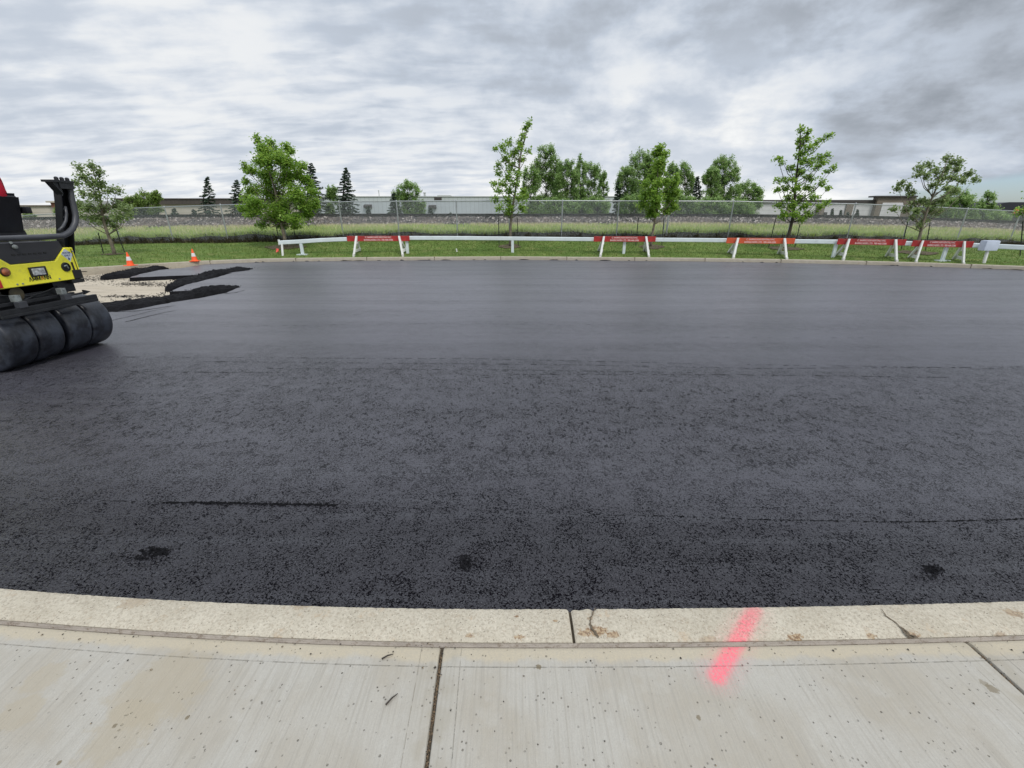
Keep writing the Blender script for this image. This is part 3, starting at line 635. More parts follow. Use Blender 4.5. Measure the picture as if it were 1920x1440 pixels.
# bed of dirt under the groove between kerb and walk and in the slab joints
db = MB(); strip(db, -44, 44, lambda x: ykn(x) - .01, lambda x: ykb(x) - 1.9, [(0, -.24), (0, -.0215), (1, -.0135), (1, -.3)], 0, 240)
tag(db.build('joint_bed', GROOVE), kind='structure')
wb = MB(); UVS = []
yw = lambda x: ykb(x) - .011
J0 = onz(830, 1202, 0)[0]; JS = onz(1815, 1203, 0)[0] - J0
sl = -.031
zsl = lambda t: -.004 - .004 * min(1, t * 6)
k0 = -14
for k in range(k0, 15):
    xa, xb = J0 + JS * k + .0065, J0 + JS * (k + 1) - .0065
    if xa < -44 or xb > 44: continue
    n = 24; ts = [0, .004, .012, .05, .15, .3, .5, .7, .9, .996, 1]; K = len(ts)
    us = [0, .003, .012] + [.06 + (xb - xa - .12) * i / 14 for i in range(15)] + [xb - xa - .012, xb - xa - .003, xb - xa]
    vs_ = []; uv_ = []
    for u_ in us:
        for ti, t in enumerate(ts):
            d = 1.55 * t; x = xa + u_ + sl * (-d) ; y = yw(xa + u_) - d
            z = -.002 - (.007 if ti in (0, K - 1) else .002 if ti == 1 else 0); e_ = min(u_, xb - xa - u_)
            z -= .007 if e_ < .001 else .002 if e_ < .004 else 0
            vs_.append((x, y, z)); uv_.append((min(u_, xb - xa - u_), d))
    o0 = len(wb.v)
    wb.add(vs_, [(i * K + j, i * K + j + 1, (i + 1) * K + j + 1, (i + 1) * K + j) for i in range(len(us) - 1) for j in range(K - 1)]); UVS += uv_
    # slab sides
    per = [i * K for i in range(len(us))] + [(len(us) - 1) * K + j for j in range(1, K)] + [i * K + K - 1 for i in range(len(us) - 2, -1, -1)] + [j for j in range(K - 2, 0, -1)]
    low = [(vs_[i][0], vs_[i][1], -.1) for i in per]; o1 = len(wb.v); wb.v += low; UVS += [uv_[i] for i in per]; m_ = len(per)
    for i in range(m_): wb.f.append((o0 + per[i], o0 + per[(i + 1) % m_], o1 + (i + 1) % m_, o1 + i)); wb.m.append(0); wb.r.append(0)
walk = wb.build('sidewalk', WALK, smooth='auto')
ul = walk.data.uv_layers.new(name='UVMap'); li = np.zeros(len(walk.data.loops), dtype=np.int32); walk.data.loops.foreach_get('vertex_index', li)
ul.data.foreach_set('uv', np.array(UVS, dtype=np.float32)[li].reshape(-1)); tag(walk, kind='structure')
yv = lambda x: yw(x) - 1.56
vb = MB(); xs_ = [-60 + 2 * i for i in range(61)]
vb.add([(x, yv(x), -.004) for x in xs_] + [(x, -60, -.004) for x in xs_], [(i, i + 1, len(xs_) + i + 1, len(xs_) + i) for i in range(len(xs_) - 1)])
tag(vb.build('near_verge', LAWN), kind='structure')
# grit on the walk
gr = []; gm = []; rs = random.Random(21)
for _ in range(400):
    x = rs.uniform(-2.6, 2.8); y = rs.uniform(.35, yw(x) - .02); r0 = rs.choice((.0012, .0015, .0018, .0022, .0034)) * rs.uniform(.6, 1.4)
    if rs.random() < .4: y = yw(x) - abs(rs.gauss(0, .05))
    if _ < 70: x = J0 + rs.gauss(0, .05)
    t_ = [(x + r0 * rs.uniform(.7, 1.5) * a_, y + r0 * rs.uniform(.7, 1.5) * c_, .0004 + r0 * e_) for a_, c_, e_ in ((1, 0, .2), (0, 1, .2), (-1, 0, .2), (0, -1, .2), (0, 0, 1.1))]
    for f_ in ((0, 1, 4), (1, 2, 4), (2, 3, 4), (3, 0, 4)): gr.append([t_[i] for i in f_]); gm.append(0 if rs.random() < .72 else 1)
# crumbs packed into the slab joint
for jx in (J0, J0 + JS):
    for _ in range(620):
        d = rs.uniform(.02, 1.1); x = jx + sl * -d + rs.gauss(0, .004); y = yw(jx) - d; r0 = rs.uniform(.0015, .0042); z0 = -.012
        t_ = [(x + r0 * a_, y + r0 * c_, z0 + r0 * e_) for a_, c_, e_ in ((1, 0, .2), (0, 1, .2), (-1, 0, .2), (0, -1, .2), (0, 0, 1.3))]
        for f_ in ((0, 1, 4), (1, 2, 4), (2, 3, 4), (3, 0, 4)): gr.append([t_[i] for i in f_]); gm.append(rs.choice((0, 2, 2)))
tag(quads('grit', gr, mi=gm, mats=[paint('grit_dark', (.035, .03, .025), .8), paint('grit_tan', (.24, .19, .13), .8), paint('grit_brown', (.20, .14, .085), .85)], k=3), kind='stuff')
for (px, py, ang, L_, lab) in ((727, 1232, .45, .045, 'small brown twig lying by the dark line near the kerb edge of the walk'), (735, 1312, .85, .05, 'small brown twig lying alone in the middle of the left paving slab')):
    q = onz(px, py, 0); b = MB(); dxx, dyy = math.cos(ang) * L_ / 2, math.sin(ang) * L_ / 2
    b.tube([(q[0] - dxx, q[1] - dyy, .003), (q[0], q[1] + .002, .006), (q[0] + dxx, q[1] + dyy, .004)], [.0035, .003, .0015], 6)
    tag(b.build('twig', BARKD), lab, 'twig', 'twigs on the paving')

# ---- far kerb
fb = MB()
strip(fb, -45, 45, ykf, lambda x: ykf(x) + .2, [(0, -.25), (0, -.01), (.06, .02), (.2, .03), (.9, .035), (1, .02), (1, -.2)], 0, 420)
x = -44.0
while x < 44:
    fb.box(x - .012, x + .012, ykf(x) - .004, ykf(x) + .205, -.1, .0372, 1); x += 2.9
rs = random.Random(3)
for _ in range(40):
    x = rs.uniform(-20, 20); y = ykf(x); w_ = rs.choice((.06, .1, .15, .4)) * rs.uniform(.7, 1.6); fb.add([(x, ykf(x) - .012, ROAD + .002), (x + w_, ykf(x + w_) - .012, ROAD + .002), (x + w_ * .8, ykf(x + w_) - .004, ROAD + .02), (x + .3 * w_, ykf(x) - .004, ROAD + rs.uniform(.015, .04))], [(0, 1, 2, 3)], 2)
tag(fb.build('far_kerb', [KERB_F, GROOVE, CRACK], smooth='auto'), kind='structure')

# ------------------------------------------------------------------ grass and stones (uncountable)
GRASS = leafmat('grass_blades', (.11, .20, .035), (.30, .43, .10), (.52, .58, .22), .7, .3)
STRAW = leafmat('straw_blades', (.34, .30, .15), (.60, .53, .30), (.80, .72, .48), .8, .25)
THATCH = leafmat('thatch_blades', (.012, .011, .005), (.04, .033, .014), (.20, .17, .085), .8, .2)  # dead thatch, its dark tones carrying the painted shade of the bank foot
def blades(n, fpos, h0, h1, w, lean, seedk, rlo=0, rhi=1):
    r = np.random.default_rng(seedk); out = []; 
    for _ in range(n):
        x, y, z = fpos(r); h = r.uniform(h0, h1); a = r.uniform(0, 6.283); lx_, ly_ = r.normal(0, lean, 2) * h; ww = w * r.uniform(.6, 1.4)
        cx, cy = math.cos(a) * ww, math.sin(a) * ww
        out.append(((x - cx, y - cy, z - .02), (x + cx, y + cy, z - .02), (x + lx_ + cx * .15, y + ly_, z + h)))
    return out, r.uniform(rlo, rhi, n)
def fr_rough(r):
    x = r.uniform(-33, 33); y = yfence(x) + .1 + (31.3 - yfence(x)) * r.random() ** 1.1; return x, y, zrough(x, y)
def fr_toe(r):
    x = r.uniform(-34, 34); y = 31.2 + r.normal(-.6, .7); return x, y, zrough(x, min(y, 31.2))
def fr_edge(r):
    x = r.uniform(-33, 33); y = yfence(x) + r.uniform(-.04, .3); return x, y, zrough(x, yfence(x) + .12) - .02
def fr_face(r):
    x = r.uniform(-33, 33); t = r.random(); y, z = scarp(t)(x); return x, y - .02, z
def fr_lawn(r):
    x = r.uniform(-26, 26); y0 = ykf(x) + .22; y = y0 + (yfence(x) - .1 - y0) * r.random(); return x, y, zlawn(x, y)
pn = lambda x, y: math.sin(x * .6 + 1.3 * math.sin(y * .7)) + .6 * math.sin(x * 1.9 + y) 
A, ra = blades(34000, fr_rough, .07, .20, .022, .3, 1, .25, 1); B, rb_ = blades(15000, fr_edge, .08, .26, .018, .5, 2, .2, .9)
tag(quads('tall_grass', A + B, rnd=np.concatenate([ra, rb_]), mats=[GRASS], k=3), kind='stuff')
def fr_straw(r):
    while True:
        x, y, z = fr_rough(r) if r.random() < .45 else fr_toe(r)
        if pn(x, y) + .9 * (y > 28.5) + .4 * (x > 5) > .2: return x, y, z
A, ra = blades(26000, fr_straw, .10, .25, .012, .3, 3)
tag(quads('dry_straw', A, rnd=ra, mats=[STRAW], k=3), kind='stuff')
A, ra = blades(22000, fr_face, .05, .2, .02, .6, 4, 0, .75); 
def fr_foot(r):
    x = r.uniform(-33, 33); y = yfence(x) - .08 - abs(r.normal(0, .05)); return x, y, zlawn(x, y)
B, rb_ = blades(9000, fr_foot, .06, .26, .02, .3, 5, 0, .8)
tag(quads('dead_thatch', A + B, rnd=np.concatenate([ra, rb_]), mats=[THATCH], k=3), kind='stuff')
A, ra = blades(42000, fr_lawn, .03, .075, .018, .5, 6, 0, .75)
tag(quads('lawn_grass', A, rnd=ra, mats=[leafmat('lawn_blades', (.05, .098, .014), (.13, .205, .04), (.27, .32, .10), .8, .3)], k=3), kind='stuff')
def fr_near(r):
    x = r.uniform(-14, 14); y = yv(x) - r.random() ** 2 * 3; return x, y, 0
A, ra = blades(6000, fr_near, .03, .07, .006, .5, 7, 0, .75); tag(quads('verge_grass', A, rnd=ra, mats=[MATS['lawn_blades']], k=3), kind='stuff')
def stones(n, seedk):
    r = np.random.default_rng(seedk); V = []; rn = []
    base = np.array([(1, 0, 0), (-1, 0, 0), (0, 1, 0), (0, -1, 0), (0, 0, 1), (0, 0, -1)], float); F_ = [(0, 2, 4), (2, 1, 4), (1, 3, 4), (3, 0, 4), (2, 0, 5), (1, 2, 5)]
    for _ in range(n):
        x = r.uniform(-37, 37); t = min(1.0, r.random() * 1.04 - .02); z = ztoe(x) + (ztop(x) - ztoe(x)) * min(1, t)
        s_ = r.uniform(.045, .12); p = base * s_ * r.uniform(.55, 1.25, (6, 1)); a = r.uniform(0, 6.283); ca, sa = math.cos(a), math.sin(a)
        q = np.stack([p[:, 0] * ca - p[:, 1] * sa + x, p[:, 0] * sa + p[:, 1] * ca + 31.2 + 2.4 * t, p[:, 2] * .8 + z + .01], 1); c = r.random()
        for f_ in F_[:4] + F_[5:]: V.append(q[list(f_)]); rn.append(c)
    return V, rn
V_, rn = stones(15000, 9)
def fn(t):
    a = attr(t); n = t.noise(objc(t), .25, 3)
    c = t.mix(t.ramp(a, .1, .5), (.020, .018, .019), (.125, .11, .10)); c = t.mix(t.ramp(a, .76, .99), c, (.46, .42, .39)); c = t.mix(t.ramp(n, .42, .65, 0, .35), c, (.22, .17, .14))
    t.put(t.b.inputs['Base Color'], c); t.b.inputs['Roughness'].default_value = .9
tag(quads('ballast_stones', V_, rnd=rn, mats=[mat('ballast_stone', fn)], k=3), kind='stuff')
# rails
rt_ = thing('railway_track', (0, 34.6, ztop(0)), 'dark brown railway rails along the top of the stone ballast bank', 'railway track')
for y in (34.0, 35.45):
    b = MB(); xs_ = [i * 1.0 for i in range(-70, 71)]
    pr = [(-.07, 0), (.07, 0), (.07, .015), (.012, .03), (.012, .16), (.036, .17), (.036, .215), (-.036, .215), (-.036, .17), (-.012, .16), (-.012, .03), (-.07, .015)]
    K = len(pr); vs_ = [(x, y + a, ztop(x) + .04 + c) for x in xs_ for a, c in pr]
    b.add(vs_, [(i * K + k, i * K + (k + 1) % K, (i + 1) * K + (k + 1) % K, (i + 1) * K + k) for i in range(len(xs_) - 1) for k in range(K)])
    b.build('rail', RAILM, rt_)
b = MB()
for i in range(-80, 81):
    x = i * .62; b.box(x - .12, x + .12, 33.55, 35.95, ztop(x) - .08, ztop(x) + .045)
tag(b.build('sleepers', BARKD, rt_), kind='stuff')

# ------------------------------------------------------------------ chain link fence
fence = thing('chain_link_fence', (0, 23, zfoot(0)), 'grey galvanised chain link fence running along the top of the grass bank', 'fence')
def fpt(x, h): return (x, yfence(x), zfoot(x) + h * (zft(x) - zfoot(x)) / FH)
px_posts = [(-95, 410), (12, 405.5), (109, 400), (208, 393), (308, 388), (413, 384), (525, 380.5), (635, 378), (743, 377), (855, 376), (955, 376), (1055, 376), (1161, 376), (1257, 376.5), (1376, 377), (1490, 379), (1605, 382), (1712, 386), (1815, 391), (1915, 396), (2010, 400)]
pxs = []
for a, c in px_posts:
    Yg = 23.0
    for _ in range(6): Yg = yfence(onY(a, c, Yg)[0])
    pxs.append(onY(a, c, Yg)[0])
pxs = [pxs[0] - 3 * k for k in (4, 3, 2, 1)] + pxs + [pxs[-1] + 3 * k for k in (1, 2, 3)]
for x in pxs:
    b = MB(); b.tube([fpt(x, -.1), fpt(x, FH)], .030, 10); b.lathe([(.033, FH - .02), (.033, FH + .02), (.012, FH + .05), (.001, FH + .055)], 10, 'z', (x, yfence(x), zfoot(x)))
    b.build('post', GALV, fence, smooth='auto')
b = MB(); b.tube([fpt(pxs[17], -.1)[:1] + (yfence(pxs[17]),) + (zfoot(pxs[17]) - .1,), fpt(pxs[17], FH)], .045, 10)
x2 = pxs[17] - .16; b.tube([fpt(x2, -.1), fpt(x2, 1.7)], .02, 8); b.build('terminal_post', GALV, fence, smooth='auto')
xa, xb = pxs[0], pxs[-1]; xs_ = np.arange(xa, xb, .5)
b = MB(); b.tube([fpt(x, FH - .01) for x in xs_], .024, 8); b.build('top_rail', GALV, fence, smooth='auto')
b = MB(); b.tube([fpt(x, .06) for x in xs_], .006, 4); b.build('tension_wire', GALV, fence)
pit = .066; wv_ = .0024; V_ = []
s0 = xa
hh = 1.78
ks = np.arange(xa - hh, xb, pit)
for dirn in (1, -1):
    for x0 in ks:
        st = []
        for h in (0, .6, 1.2, hh):
            x = x0 + h if dirn > 0 else x0 + hh - h
            if x < xa or x > xb: st.append(None); continue
            p = fpt(x, .04 + h); st.append((p[0], p[1] - .034 + .003 * dirn, p[2]))
        for p, q in zip(st[:-1], st[1:]):
            if p is None or q is None: continue
            ox = wv_ * .7 * (1 if dirn > 0 else -1)
            a1, a2, a3 = (-ox, 0, wv_ * .7), (ox, 0, -wv_ * .7), (0, wv_, 0)
            for u_, w_ in ((a1, a2), (a2, a3), (a3, a1)):
                V_.append([tuple(p[i] + u_[i] for i in range(3)), tuple(q[i] + u_[i] for i in range(3)), tuple(q[i] + w_[i] for i in range(3)), tuple(p[i] + w_[i] for i in range(3))])
quads('wire_mesh', V_, mats=[paint('galvanised_wire', (.42, .45, .46), .45, .3, var=.1)], parent=fence)

# ------------------------------------------------------------------ trees
LV = {
 'maple': leafmat('maple_leaves', (.07, .15, .018), (.17, .32, .045), (.38, .52, .10), .5, .48),
 'ash': leafmat('grey_green_leaves', (.075, .135, .036), (.18, .26, .09), (.36, .43, .20), .5, .45),
 'aspen': leafmat('aspen_leaves', (.06, .14, .03), (.18, .33, .08), (.46, .58, .24), .5, .4),
 'spruce': leafmat('spruce_needles', (.020, .042, .024), (.048, .082, .046), (.10, .14, .08), .7, .08),
 'bright': leafmat('bright_leaves', (.07, .13, .02), (.17, .27, .05), (.32, .42, .12), .5, .42),
}
def leaf_quads(C, size, r, droop=0.0):
    n = len(C); a = r.uniform(0, 2 * np.pi, n); e = r.normal(-droop, .55, n); s_ = size * r.uniform(.6, 1.35, n)
    d = np.stack([np.cos(a) * np.cos(e), np.sin(a) * np.cos(e), np.sin(e)], 1)
    t_ = np.stack([-np.sin(a), np.cos(a), r.normal(0, .5, n)], 1); t_ -= d * (t_ * d).sum(1)[:, None]; t_ /= np.linalg.norm(t_, axis=1)[:, None]
    up = np.cross(d, t_); up *= np.sign(up[:, 2:3] + 1e-6)
    b0 = C - d * s_[:, None] * .5; tip = C + d * s_[:, None] * .5
    l = C + t_ * s_[:, None] * .36 + up * s_[:, None] * .12 - d * s_[:, None] * .06; rr = C - t_ * s_[:, None] * .36 + up * s_[:, None] * .12 - d * s_[:, None] * .06
    return np.stack([b0, rr, tip, l], 1)
def broadleaf(name, base, clumps, n, size, kind, label, cat='tree', group=None, trunk=(.06, .02), barkm=None, depth=.9, seedk=1, lean=(0, 0), fork=0, bare=.25):
    """clumps: (world centre, rx, rz). Leaves ride on twigs that run through every clump"""
    r = np.random.default_rng(seedk); rs_ = random.Random(seedk)
    base = Vector(base); root = thing(name, base, label, cat, group)
    cs = [(Vector(c), rx, rz) for c, rx, rz in clumps]
    top = max(c.z + rz for c, rx, rz in cs); H_ = top - base.z
    cz = [c for c, _, _ in cs]; cxm = sum(c.x for c in cz) / len(cz)
    topc = max(cs, key=lambda q: q[0].z)[0]
    def stem(t):
        x = base.x + (cxm - base.x) * min(1, t * 1.3) * (1 - t) + (topc.x - base.x) * t * t + lean[0] * t
        return Vector((x + .03 * math.sin(t * 9 + seedk), base.y + .03 * math.sin(t * 7 + seedk * 2) + lean[1] * t, base.z - .05 + (topc.z - base.z) * t))
    b = MB(); N_ = 14
    b.tube([stem(i / N_) for i in range(N_ + 1)], [trunk[0] * (1 - i / N_) ** .8 + trunk[1] * .4 for i in range(N_ + 1)], 8)
    pts = []; wts = []
    tot = sum(max(.02, rx * rz) for _, rx, rz in cs)
    for (c, rx, rz) in cs:
        dd = rs_.uniform(-depth, depth) * min(1.0, .4 + rx); eye_ = Vector((0, 0, EYE)); c = eye_ + (c - eye_) * (1 + dd / c.y)
        tz = max(bare, min(.95, (c.z - base.z - (abs(c.x - base.x) * .9 + rz * .6)) / (topc.z - base.z))); s0_ = stem(tz)
        m_ = s0_.lerp(c, .55) + Vector((0, 0, -.12 * (c - s0_).length))
        b.tube([s0_, m_, c + Vector((0, 0, rz * .5))], [trunk[1] * .9, trunk[1] * .6, .004], 5)
        nt_ = max(4, int(9 * math.sqrt(rx * rz) * 3))
        k_ = max(6, int(n * max(.02, rx * rz) / tot)); per = max(2, k_ // nt_)
        for q in range(nt_):
            v = Vector((rs_.gauss(0, 1), rs_.gauss(0, 1), rs_.gauss(0, 1))); v.normalize(); rad = rs_.uniform(.5, 1.0)
            e = c + Vector((v.x * rx * rad, v.y * max(rx, rz * .5) * rad, v.z * rz * rad + rz * .08)); 
            b.tube([c - Vector((0, 0, rz * .3)), c.lerp(e, .6) + Vector((0, 0, -.02)), e], [.008, .005, .002], 3, cap=False)
            for _ in range(per):
                tt = rs_.uniform(.25, 1.05); p = c.lerp(e, tt); j = .05 + .16 * min(rx, rz)
                pts.append((p.x + rs_.gauss(0, j), p.y + rs_.gauss(0, j), p.z + rs_.gauss(0, j * .9)))
    b.build('trunk', barkm or BARKD, root, smooth=True)
    C = np.array(pts); L_ = leaf_quads(C, size, r, .25)
    rn_ = np.clip(r.normal(.45, .25, len(C)), 0, 1)
    cr_ = quads('crown', L_, rnd=rn_, mats=[LV[kind]], parent=root)
    return root
def px_clumps(lst, Y, rdef=9):
    out = []
    for q in lst:
        px, py = q[0], q[1]; rx, ry = (q[2], q[3]) if len(q) > 2 else (rdef, rdef); m_ = mpp(px, py, Y)
        out.append((onY(px, py, Y), rx * m_, ry * m_ * 1.05))
    return out
def gpt(px, py):   # where the pixel's ray meets the lawn
    r = ray(px, py); best = None
    for i in range(1400, 2900):
        Y = i / 100; t = Y / r[1]; x = r[0] * t; z = EYE + r[2] * t
        if Y > ykf(x) + .2 and Y < yfence(x) and z <= zlawn(x, Y): return (x, Y, z)
    return onY(px, py, 20.5)
ST = 'young staked trees planted in the lawn strip'
tA = gpt(213, 477); tB = gpt(536, 463); tC = gpt(957, 462); tD = gpt(1221, 463); tE = gpt(1472, 466); tF = gpt(1715, 474)
broadleaf('street_tree', tA, px_clumps([(172, 312, 9, 10), (185, 325, 11, 11), (150, 318, 9, 9), (157, 335, 11, 10), (145, 345, 8, 8), (170, 345, 13, 12), (192, 345, 12, 11), (205, 358, 12, 9), (222, 358, 9, 7), (155, 362, 10, 8), (178, 368, 15, 12), (148, 385, 10, 10), (165, 392, 15, 11), (190, 390, 18, 13), (215, 385, 15, 11), (238, 392, 12, 9), (172, 412, 14, 10), (198, 412, 18, 11), (225, 408, 16, 10), (245, 402, 9, 7), (210, 424, 12, 6), (152, 405, 8, 7)], tA[1]),
    4200, .10, 'ash', 'loose leafy young tree with two stakes, behind the black roll hoop of the roller', 'tree', ST, (.06, .022), BARK, .8, 1)
broadleaf('street_tree', tB, px_clumps([(483, 265, 9, 12), (492, 280, 14, 14), (588, 362, 9, 11), (580, 345, 9, 12), (592, 382, 9, 9), (575, 385, 14, 12), (462, 372, 9, 11), (458, 392, 10, 8), (500, 290, 16, 14), (530, 300, 16, 14), (560, 330, 14, 14), (508, 272, 10, 11), (520, 290, 18, 18), (538, 275, 9, 10), (548, 285, 9, 9), (500, 305, 24, 18), (545, 308, 18, 16), (566, 312, 9, 12), (473, 322, 13, 14), (458, 315, 4, 10), (462, 340, 8, 10), (500, 335, 26, 20), (540, 338, 26, 20), (572, 338, 11, 14), (475, 358, 18, 16), (510, 365, 28, 20), (552, 365, 26, 20), (480, 385, 26, 16), (525, 390, 32, 20), (565, 388, 22, 15), (590, 385, 11, 9), (470, 400, 16, 9), (505, 410, 26, 12), (548, 410, 26, 13), (578, 405, 14, 9), (492, 423, 12, 6), (525, 422, 20, 7), (555, 424, 12, 5)], tB[1]),
    23000, .105, 'maple', 'biggest and densest young tree, its crown reaching over the left end of the white rail', 'tree', ST, (.075, .03), BARK, 1.0, 2)
broadleaf('street_tree', tC, px_clumps([(991, 233, 6, 8), (985, 243, 7, 7), (979, 255, 6, 8), (975, 268, 8, 8), (973, 280, 9, 8), (990, 283, 7, 4), (954, 268, 8, 8), (943, 280, 8, 8), (928, 278, 4, 6), (962, 289, 11, 9), (947, 298, 11, 10), (977, 300, 8, 8), (934, 308, 7, 8), (956, 312, 10, 10), (937, 325, 8, 8), (971, 328, 8, 8), (952, 330, 10, 10), (926, 343, 7, 6), (943, 346, 10, 8), (966, 344, 10, 8), (981, 358, 9, 7), (936, 358, 9, 7), (958, 360, 12, 8), (975, 368, 11, 8), (928, 375, 9, 6), (950, 375, 12, 8), (986, 366, 6, 6), (936, 389, 9, 7), (958, 390, 12, 8), (978, 388, 10, 8), (952, 401, 12, 6)], tC[1]),
    4000, .11, 'maple', 'slim young tree with a bent tip pointing right, in front of the blue-grey warehouse end', 'tree', ST, (.06, .022), BARK, .6, 3)
broadleaf('street_tree', tD, px_clumps([(1237, 276, 8, 8), (1232, 290, 11, 10), (1244, 292, 9, 10), (1237, 308, 13, 12), (1237, 325, 14, 12), (1222, 335, 10, 9), (1244, 342, 14, 12), (1210, 345, 8, 7), (1262, 345, 9, 10), (1268, 332, 5, 8), (1226, 355, 16, 12), (1252, 362, 16, 12), (1270, 362, 7, 7), (1208, 368, 9, 9), (1230, 375, 18, 12), (1258, 380, 12, 9), (1205, 385, 10, 8), (1225, 392, 18, 10), (1250, 393, 13, 8), (1222, 403, 13, 6), (1266, 388, 6, 6)], tD[1]),
    9000, .11, 'maple', 'narrow bright green young tree rising behind the right leg of the second red barricade', 'tree', ST, (.055, .02), BARK, .7, 4)
broadleaf('street_tree', tE, px_clumps([(1500, 246, 6, 8), (1517, 247, 6, 8), (1555, 254, 6, 4), (1544, 261, 6, 5), (1532, 269, 7, 6), (1501, 260, 7, 8), (1514, 262, 7, 8), (1503, 275, 8, 8), (1516, 280, 8, 8), (1501, 290, 8, 9), (1457, 298, 6, 4), (1467, 305, 7, 5), (1481, 315, 9, 7), (1505, 304, 9, 8), (1520, 305, 9, 8), (1536, 294, 8, 6), (1550, 292, 7, 5), (1547, 305, 8, 6), (1531, 315, 9, 7), (1553, 322, 8, 4), (1565, 315, 5, 4), (1500, 324, 11, 8), (1468, 337, 7, 5), (1459, 338, 6, 4), (1485, 336, 10, 7), (1517, 335, 12, 8), (1542, 342, 9, 6), (1553, 354, 7, 5), (1457, 358, 6, 5), (1472, 354, 9, 7), (1494, 353, 12, 8), (1516, 354, 11, 8), (1478, 371, 10, 7), (1500, 370, 13, 8), (1526, 370, 11, 7), (1463, 385, 11, 7), (1482, 387, 11, 8), (1508, 387, 13, 8), (1538, 389, 9, 6), (1549, 381, 8, 5), (1470, 399, 9, 7), (1492, 403, 11, 7), (1515, 403, 11, 7), (1466, 409, 7, 5), (1500, 412, 9, 5)], tE[1]),
    5600, .105, 'maple', 'wind-swept open tree with spread branches and three stakes, above the orange barricade', 'tree', ST, (.065, .024), BARKD, .8, 5)
broadleaf('street_tree', tF, px_clumps([(1776, 298, 8, 6), (1799, 307, 8, 6), (1785, 306, 8, 6), (1740, 308, 8, 6), (1726, 315, 7, 7), (1750, 321, 9, 7), (1774, 320, 9, 7), (1794, 320, 9, 7), (1815, 327, 9, 6), (1829, 336, 7, 5), (1722, 328, 8, 7), (1738, 331, 8, 7), (1762, 335, 10, 7), (1786, 335, 10, 7), (1806, 338, 9, 6), (1688, 345, 8, 6), (1682, 354, 6, 6), (1703, 352, 8, 6), (1714, 362, 8, 6), (1750, 349, 8, 7), (1774, 353, 8, 6), (1792, 357, 8, 6), (1710, 382, 8, 6), (1730, 380, 11, 7), (1750, 382, 11, 7), (1770, 377, 10, 7), (1675, 393, 6, 4), (1698, 393, 9, 5), (1718, 397, 10, 6), (1738, 397, 11, 6), (1758, 397, 10, 6), (1714, 409, 8, 4), (1732, 413, 8, 5), (1724, 423, 6, 6)], tF[1]),
    4300, .105, 'ash', 'rightmost large young tree with grey green leaves and a pale trunk behind two red barricades', 'tree', ST, (.055, .022), BARK, .8, 6)
tG = gpt(1930, 478)
broadleaf('street_tree', tG, px_clumps([(1915, 398, 12, 6), (1935, 392, 16, 12), (1955, 380, 16, 14), (1930, 405, 14, 5), (1960, 400, 16, 8), (1945, 360, 14, 12)], tG[1]), 1100, .10, 'maple', 'young tree cut by the right edge of the photo', 'tree', ST, (.05, .02), BARK, .5, 8)
# bare earth rings round the young trees
mb_ = MB(); rs = random.Random(8)
for tp_, rr_ in ((tA, .45), (tB, .85), (tC, .5), (tD, .55), (tE, .7), (tF, .75)):
    m_ = 26; ring = [(tp_[0], tp_[1] - .05)] + [(tp_[0] + math.cos(6.2832 * i / m_) * rr_ * q * rs.uniform(.75, 1.2), tp_[1] - .05 + math.sin(6.2832 * i / m_) * rr_ * .8 * q * rs.uniform(.75, 1.2)) for q in (.5, 1) for i in range(m_)]
    mb_.add([(x, y, zlawn(x, y) + .028) for x, y in ring], [(0, 1 + i, 1 + (i + 1) % m_) for i in range(m_)] + [(1 + i, 1 + m_ + i, 1 + m_ + (i + 1) % m_, 1 + (i + 1) % m_) for i in range(m_)])
tag(mb_.build('bare_soil', m_ground('mulch_soil', ((.075, .06, .04), (.12, .095, .065), (.05, .04, .028), (.16, .13, .09)), 4, (1, 1, 1), .03, 25)), kind='stuff')
# stakes
def stake(px0, py0, px1, py1, label):
    p = gpt(px0, py0); Y = p[1]; q = onY(px1, py1, Y); b = MB(); root = p
    b.tube([(p[0], p[1], p[2] - .1), q], .018, 6)
    d = Vector(q) - Vector(p)
    for k in range(6):
        c = Vector(p) + d * (.2 + .14 * k); b.box(c.x - .026, c.x + .026, c.y - .03, c.y - .016, c.z - .008, c.z + .008)
    o = b.build('tree_stake', STAKE); tag(o, label, 'tree stake', 'dark metal stakes beside the young trees')
    # origin at its base
    for v in o.data.vertices: v.co -= Vector(p)
    o.location = p
for a in ((194, 476, 184, 436, 'left stake of the two beside the tree behind the roller'), (234, 473, 217, 428, 'right stake of the two beside the tree behind the roller'),
          (526, 463, 518, 424, 'left stake of the two under the densest tree'), (557, 460, 549, 420, 'right stake of the two under the densest tree'),
          (936, 461, 934.5, 408, 'left stake of the two beside the slim tree with the bent tip'), (972, 462, 970, 408, 'right stake of the two beside the slim tree with the bent tip'),
          (1192, 461, 1197, 408, 'left stake of the two beside the narrow bright green tree'), (1241, 460, 1245, 408, 'right stake of the two beside the narrow bright green tree'),
          (1441, 464, 1455, 408, 'left stake of the three beside the wind-swept tree'), (1474, 458, 1482, 424, 'middle stake, half hidden behind the trunk of the wind-swept tree'), (1490, 465, 1500, 420, 'right stake of the three beside the wind-swept tree'),
          (1690, 468, 1702, 416, 'left stake of the two beside the pale-trunked tree at right'), (1736, 470, 1744, 417, 'right stake of the two beside the pale-trunked tree at right'), (1914, 480, 1918, 415, 'stake at the right edge of the photo')):
    stake(*a)

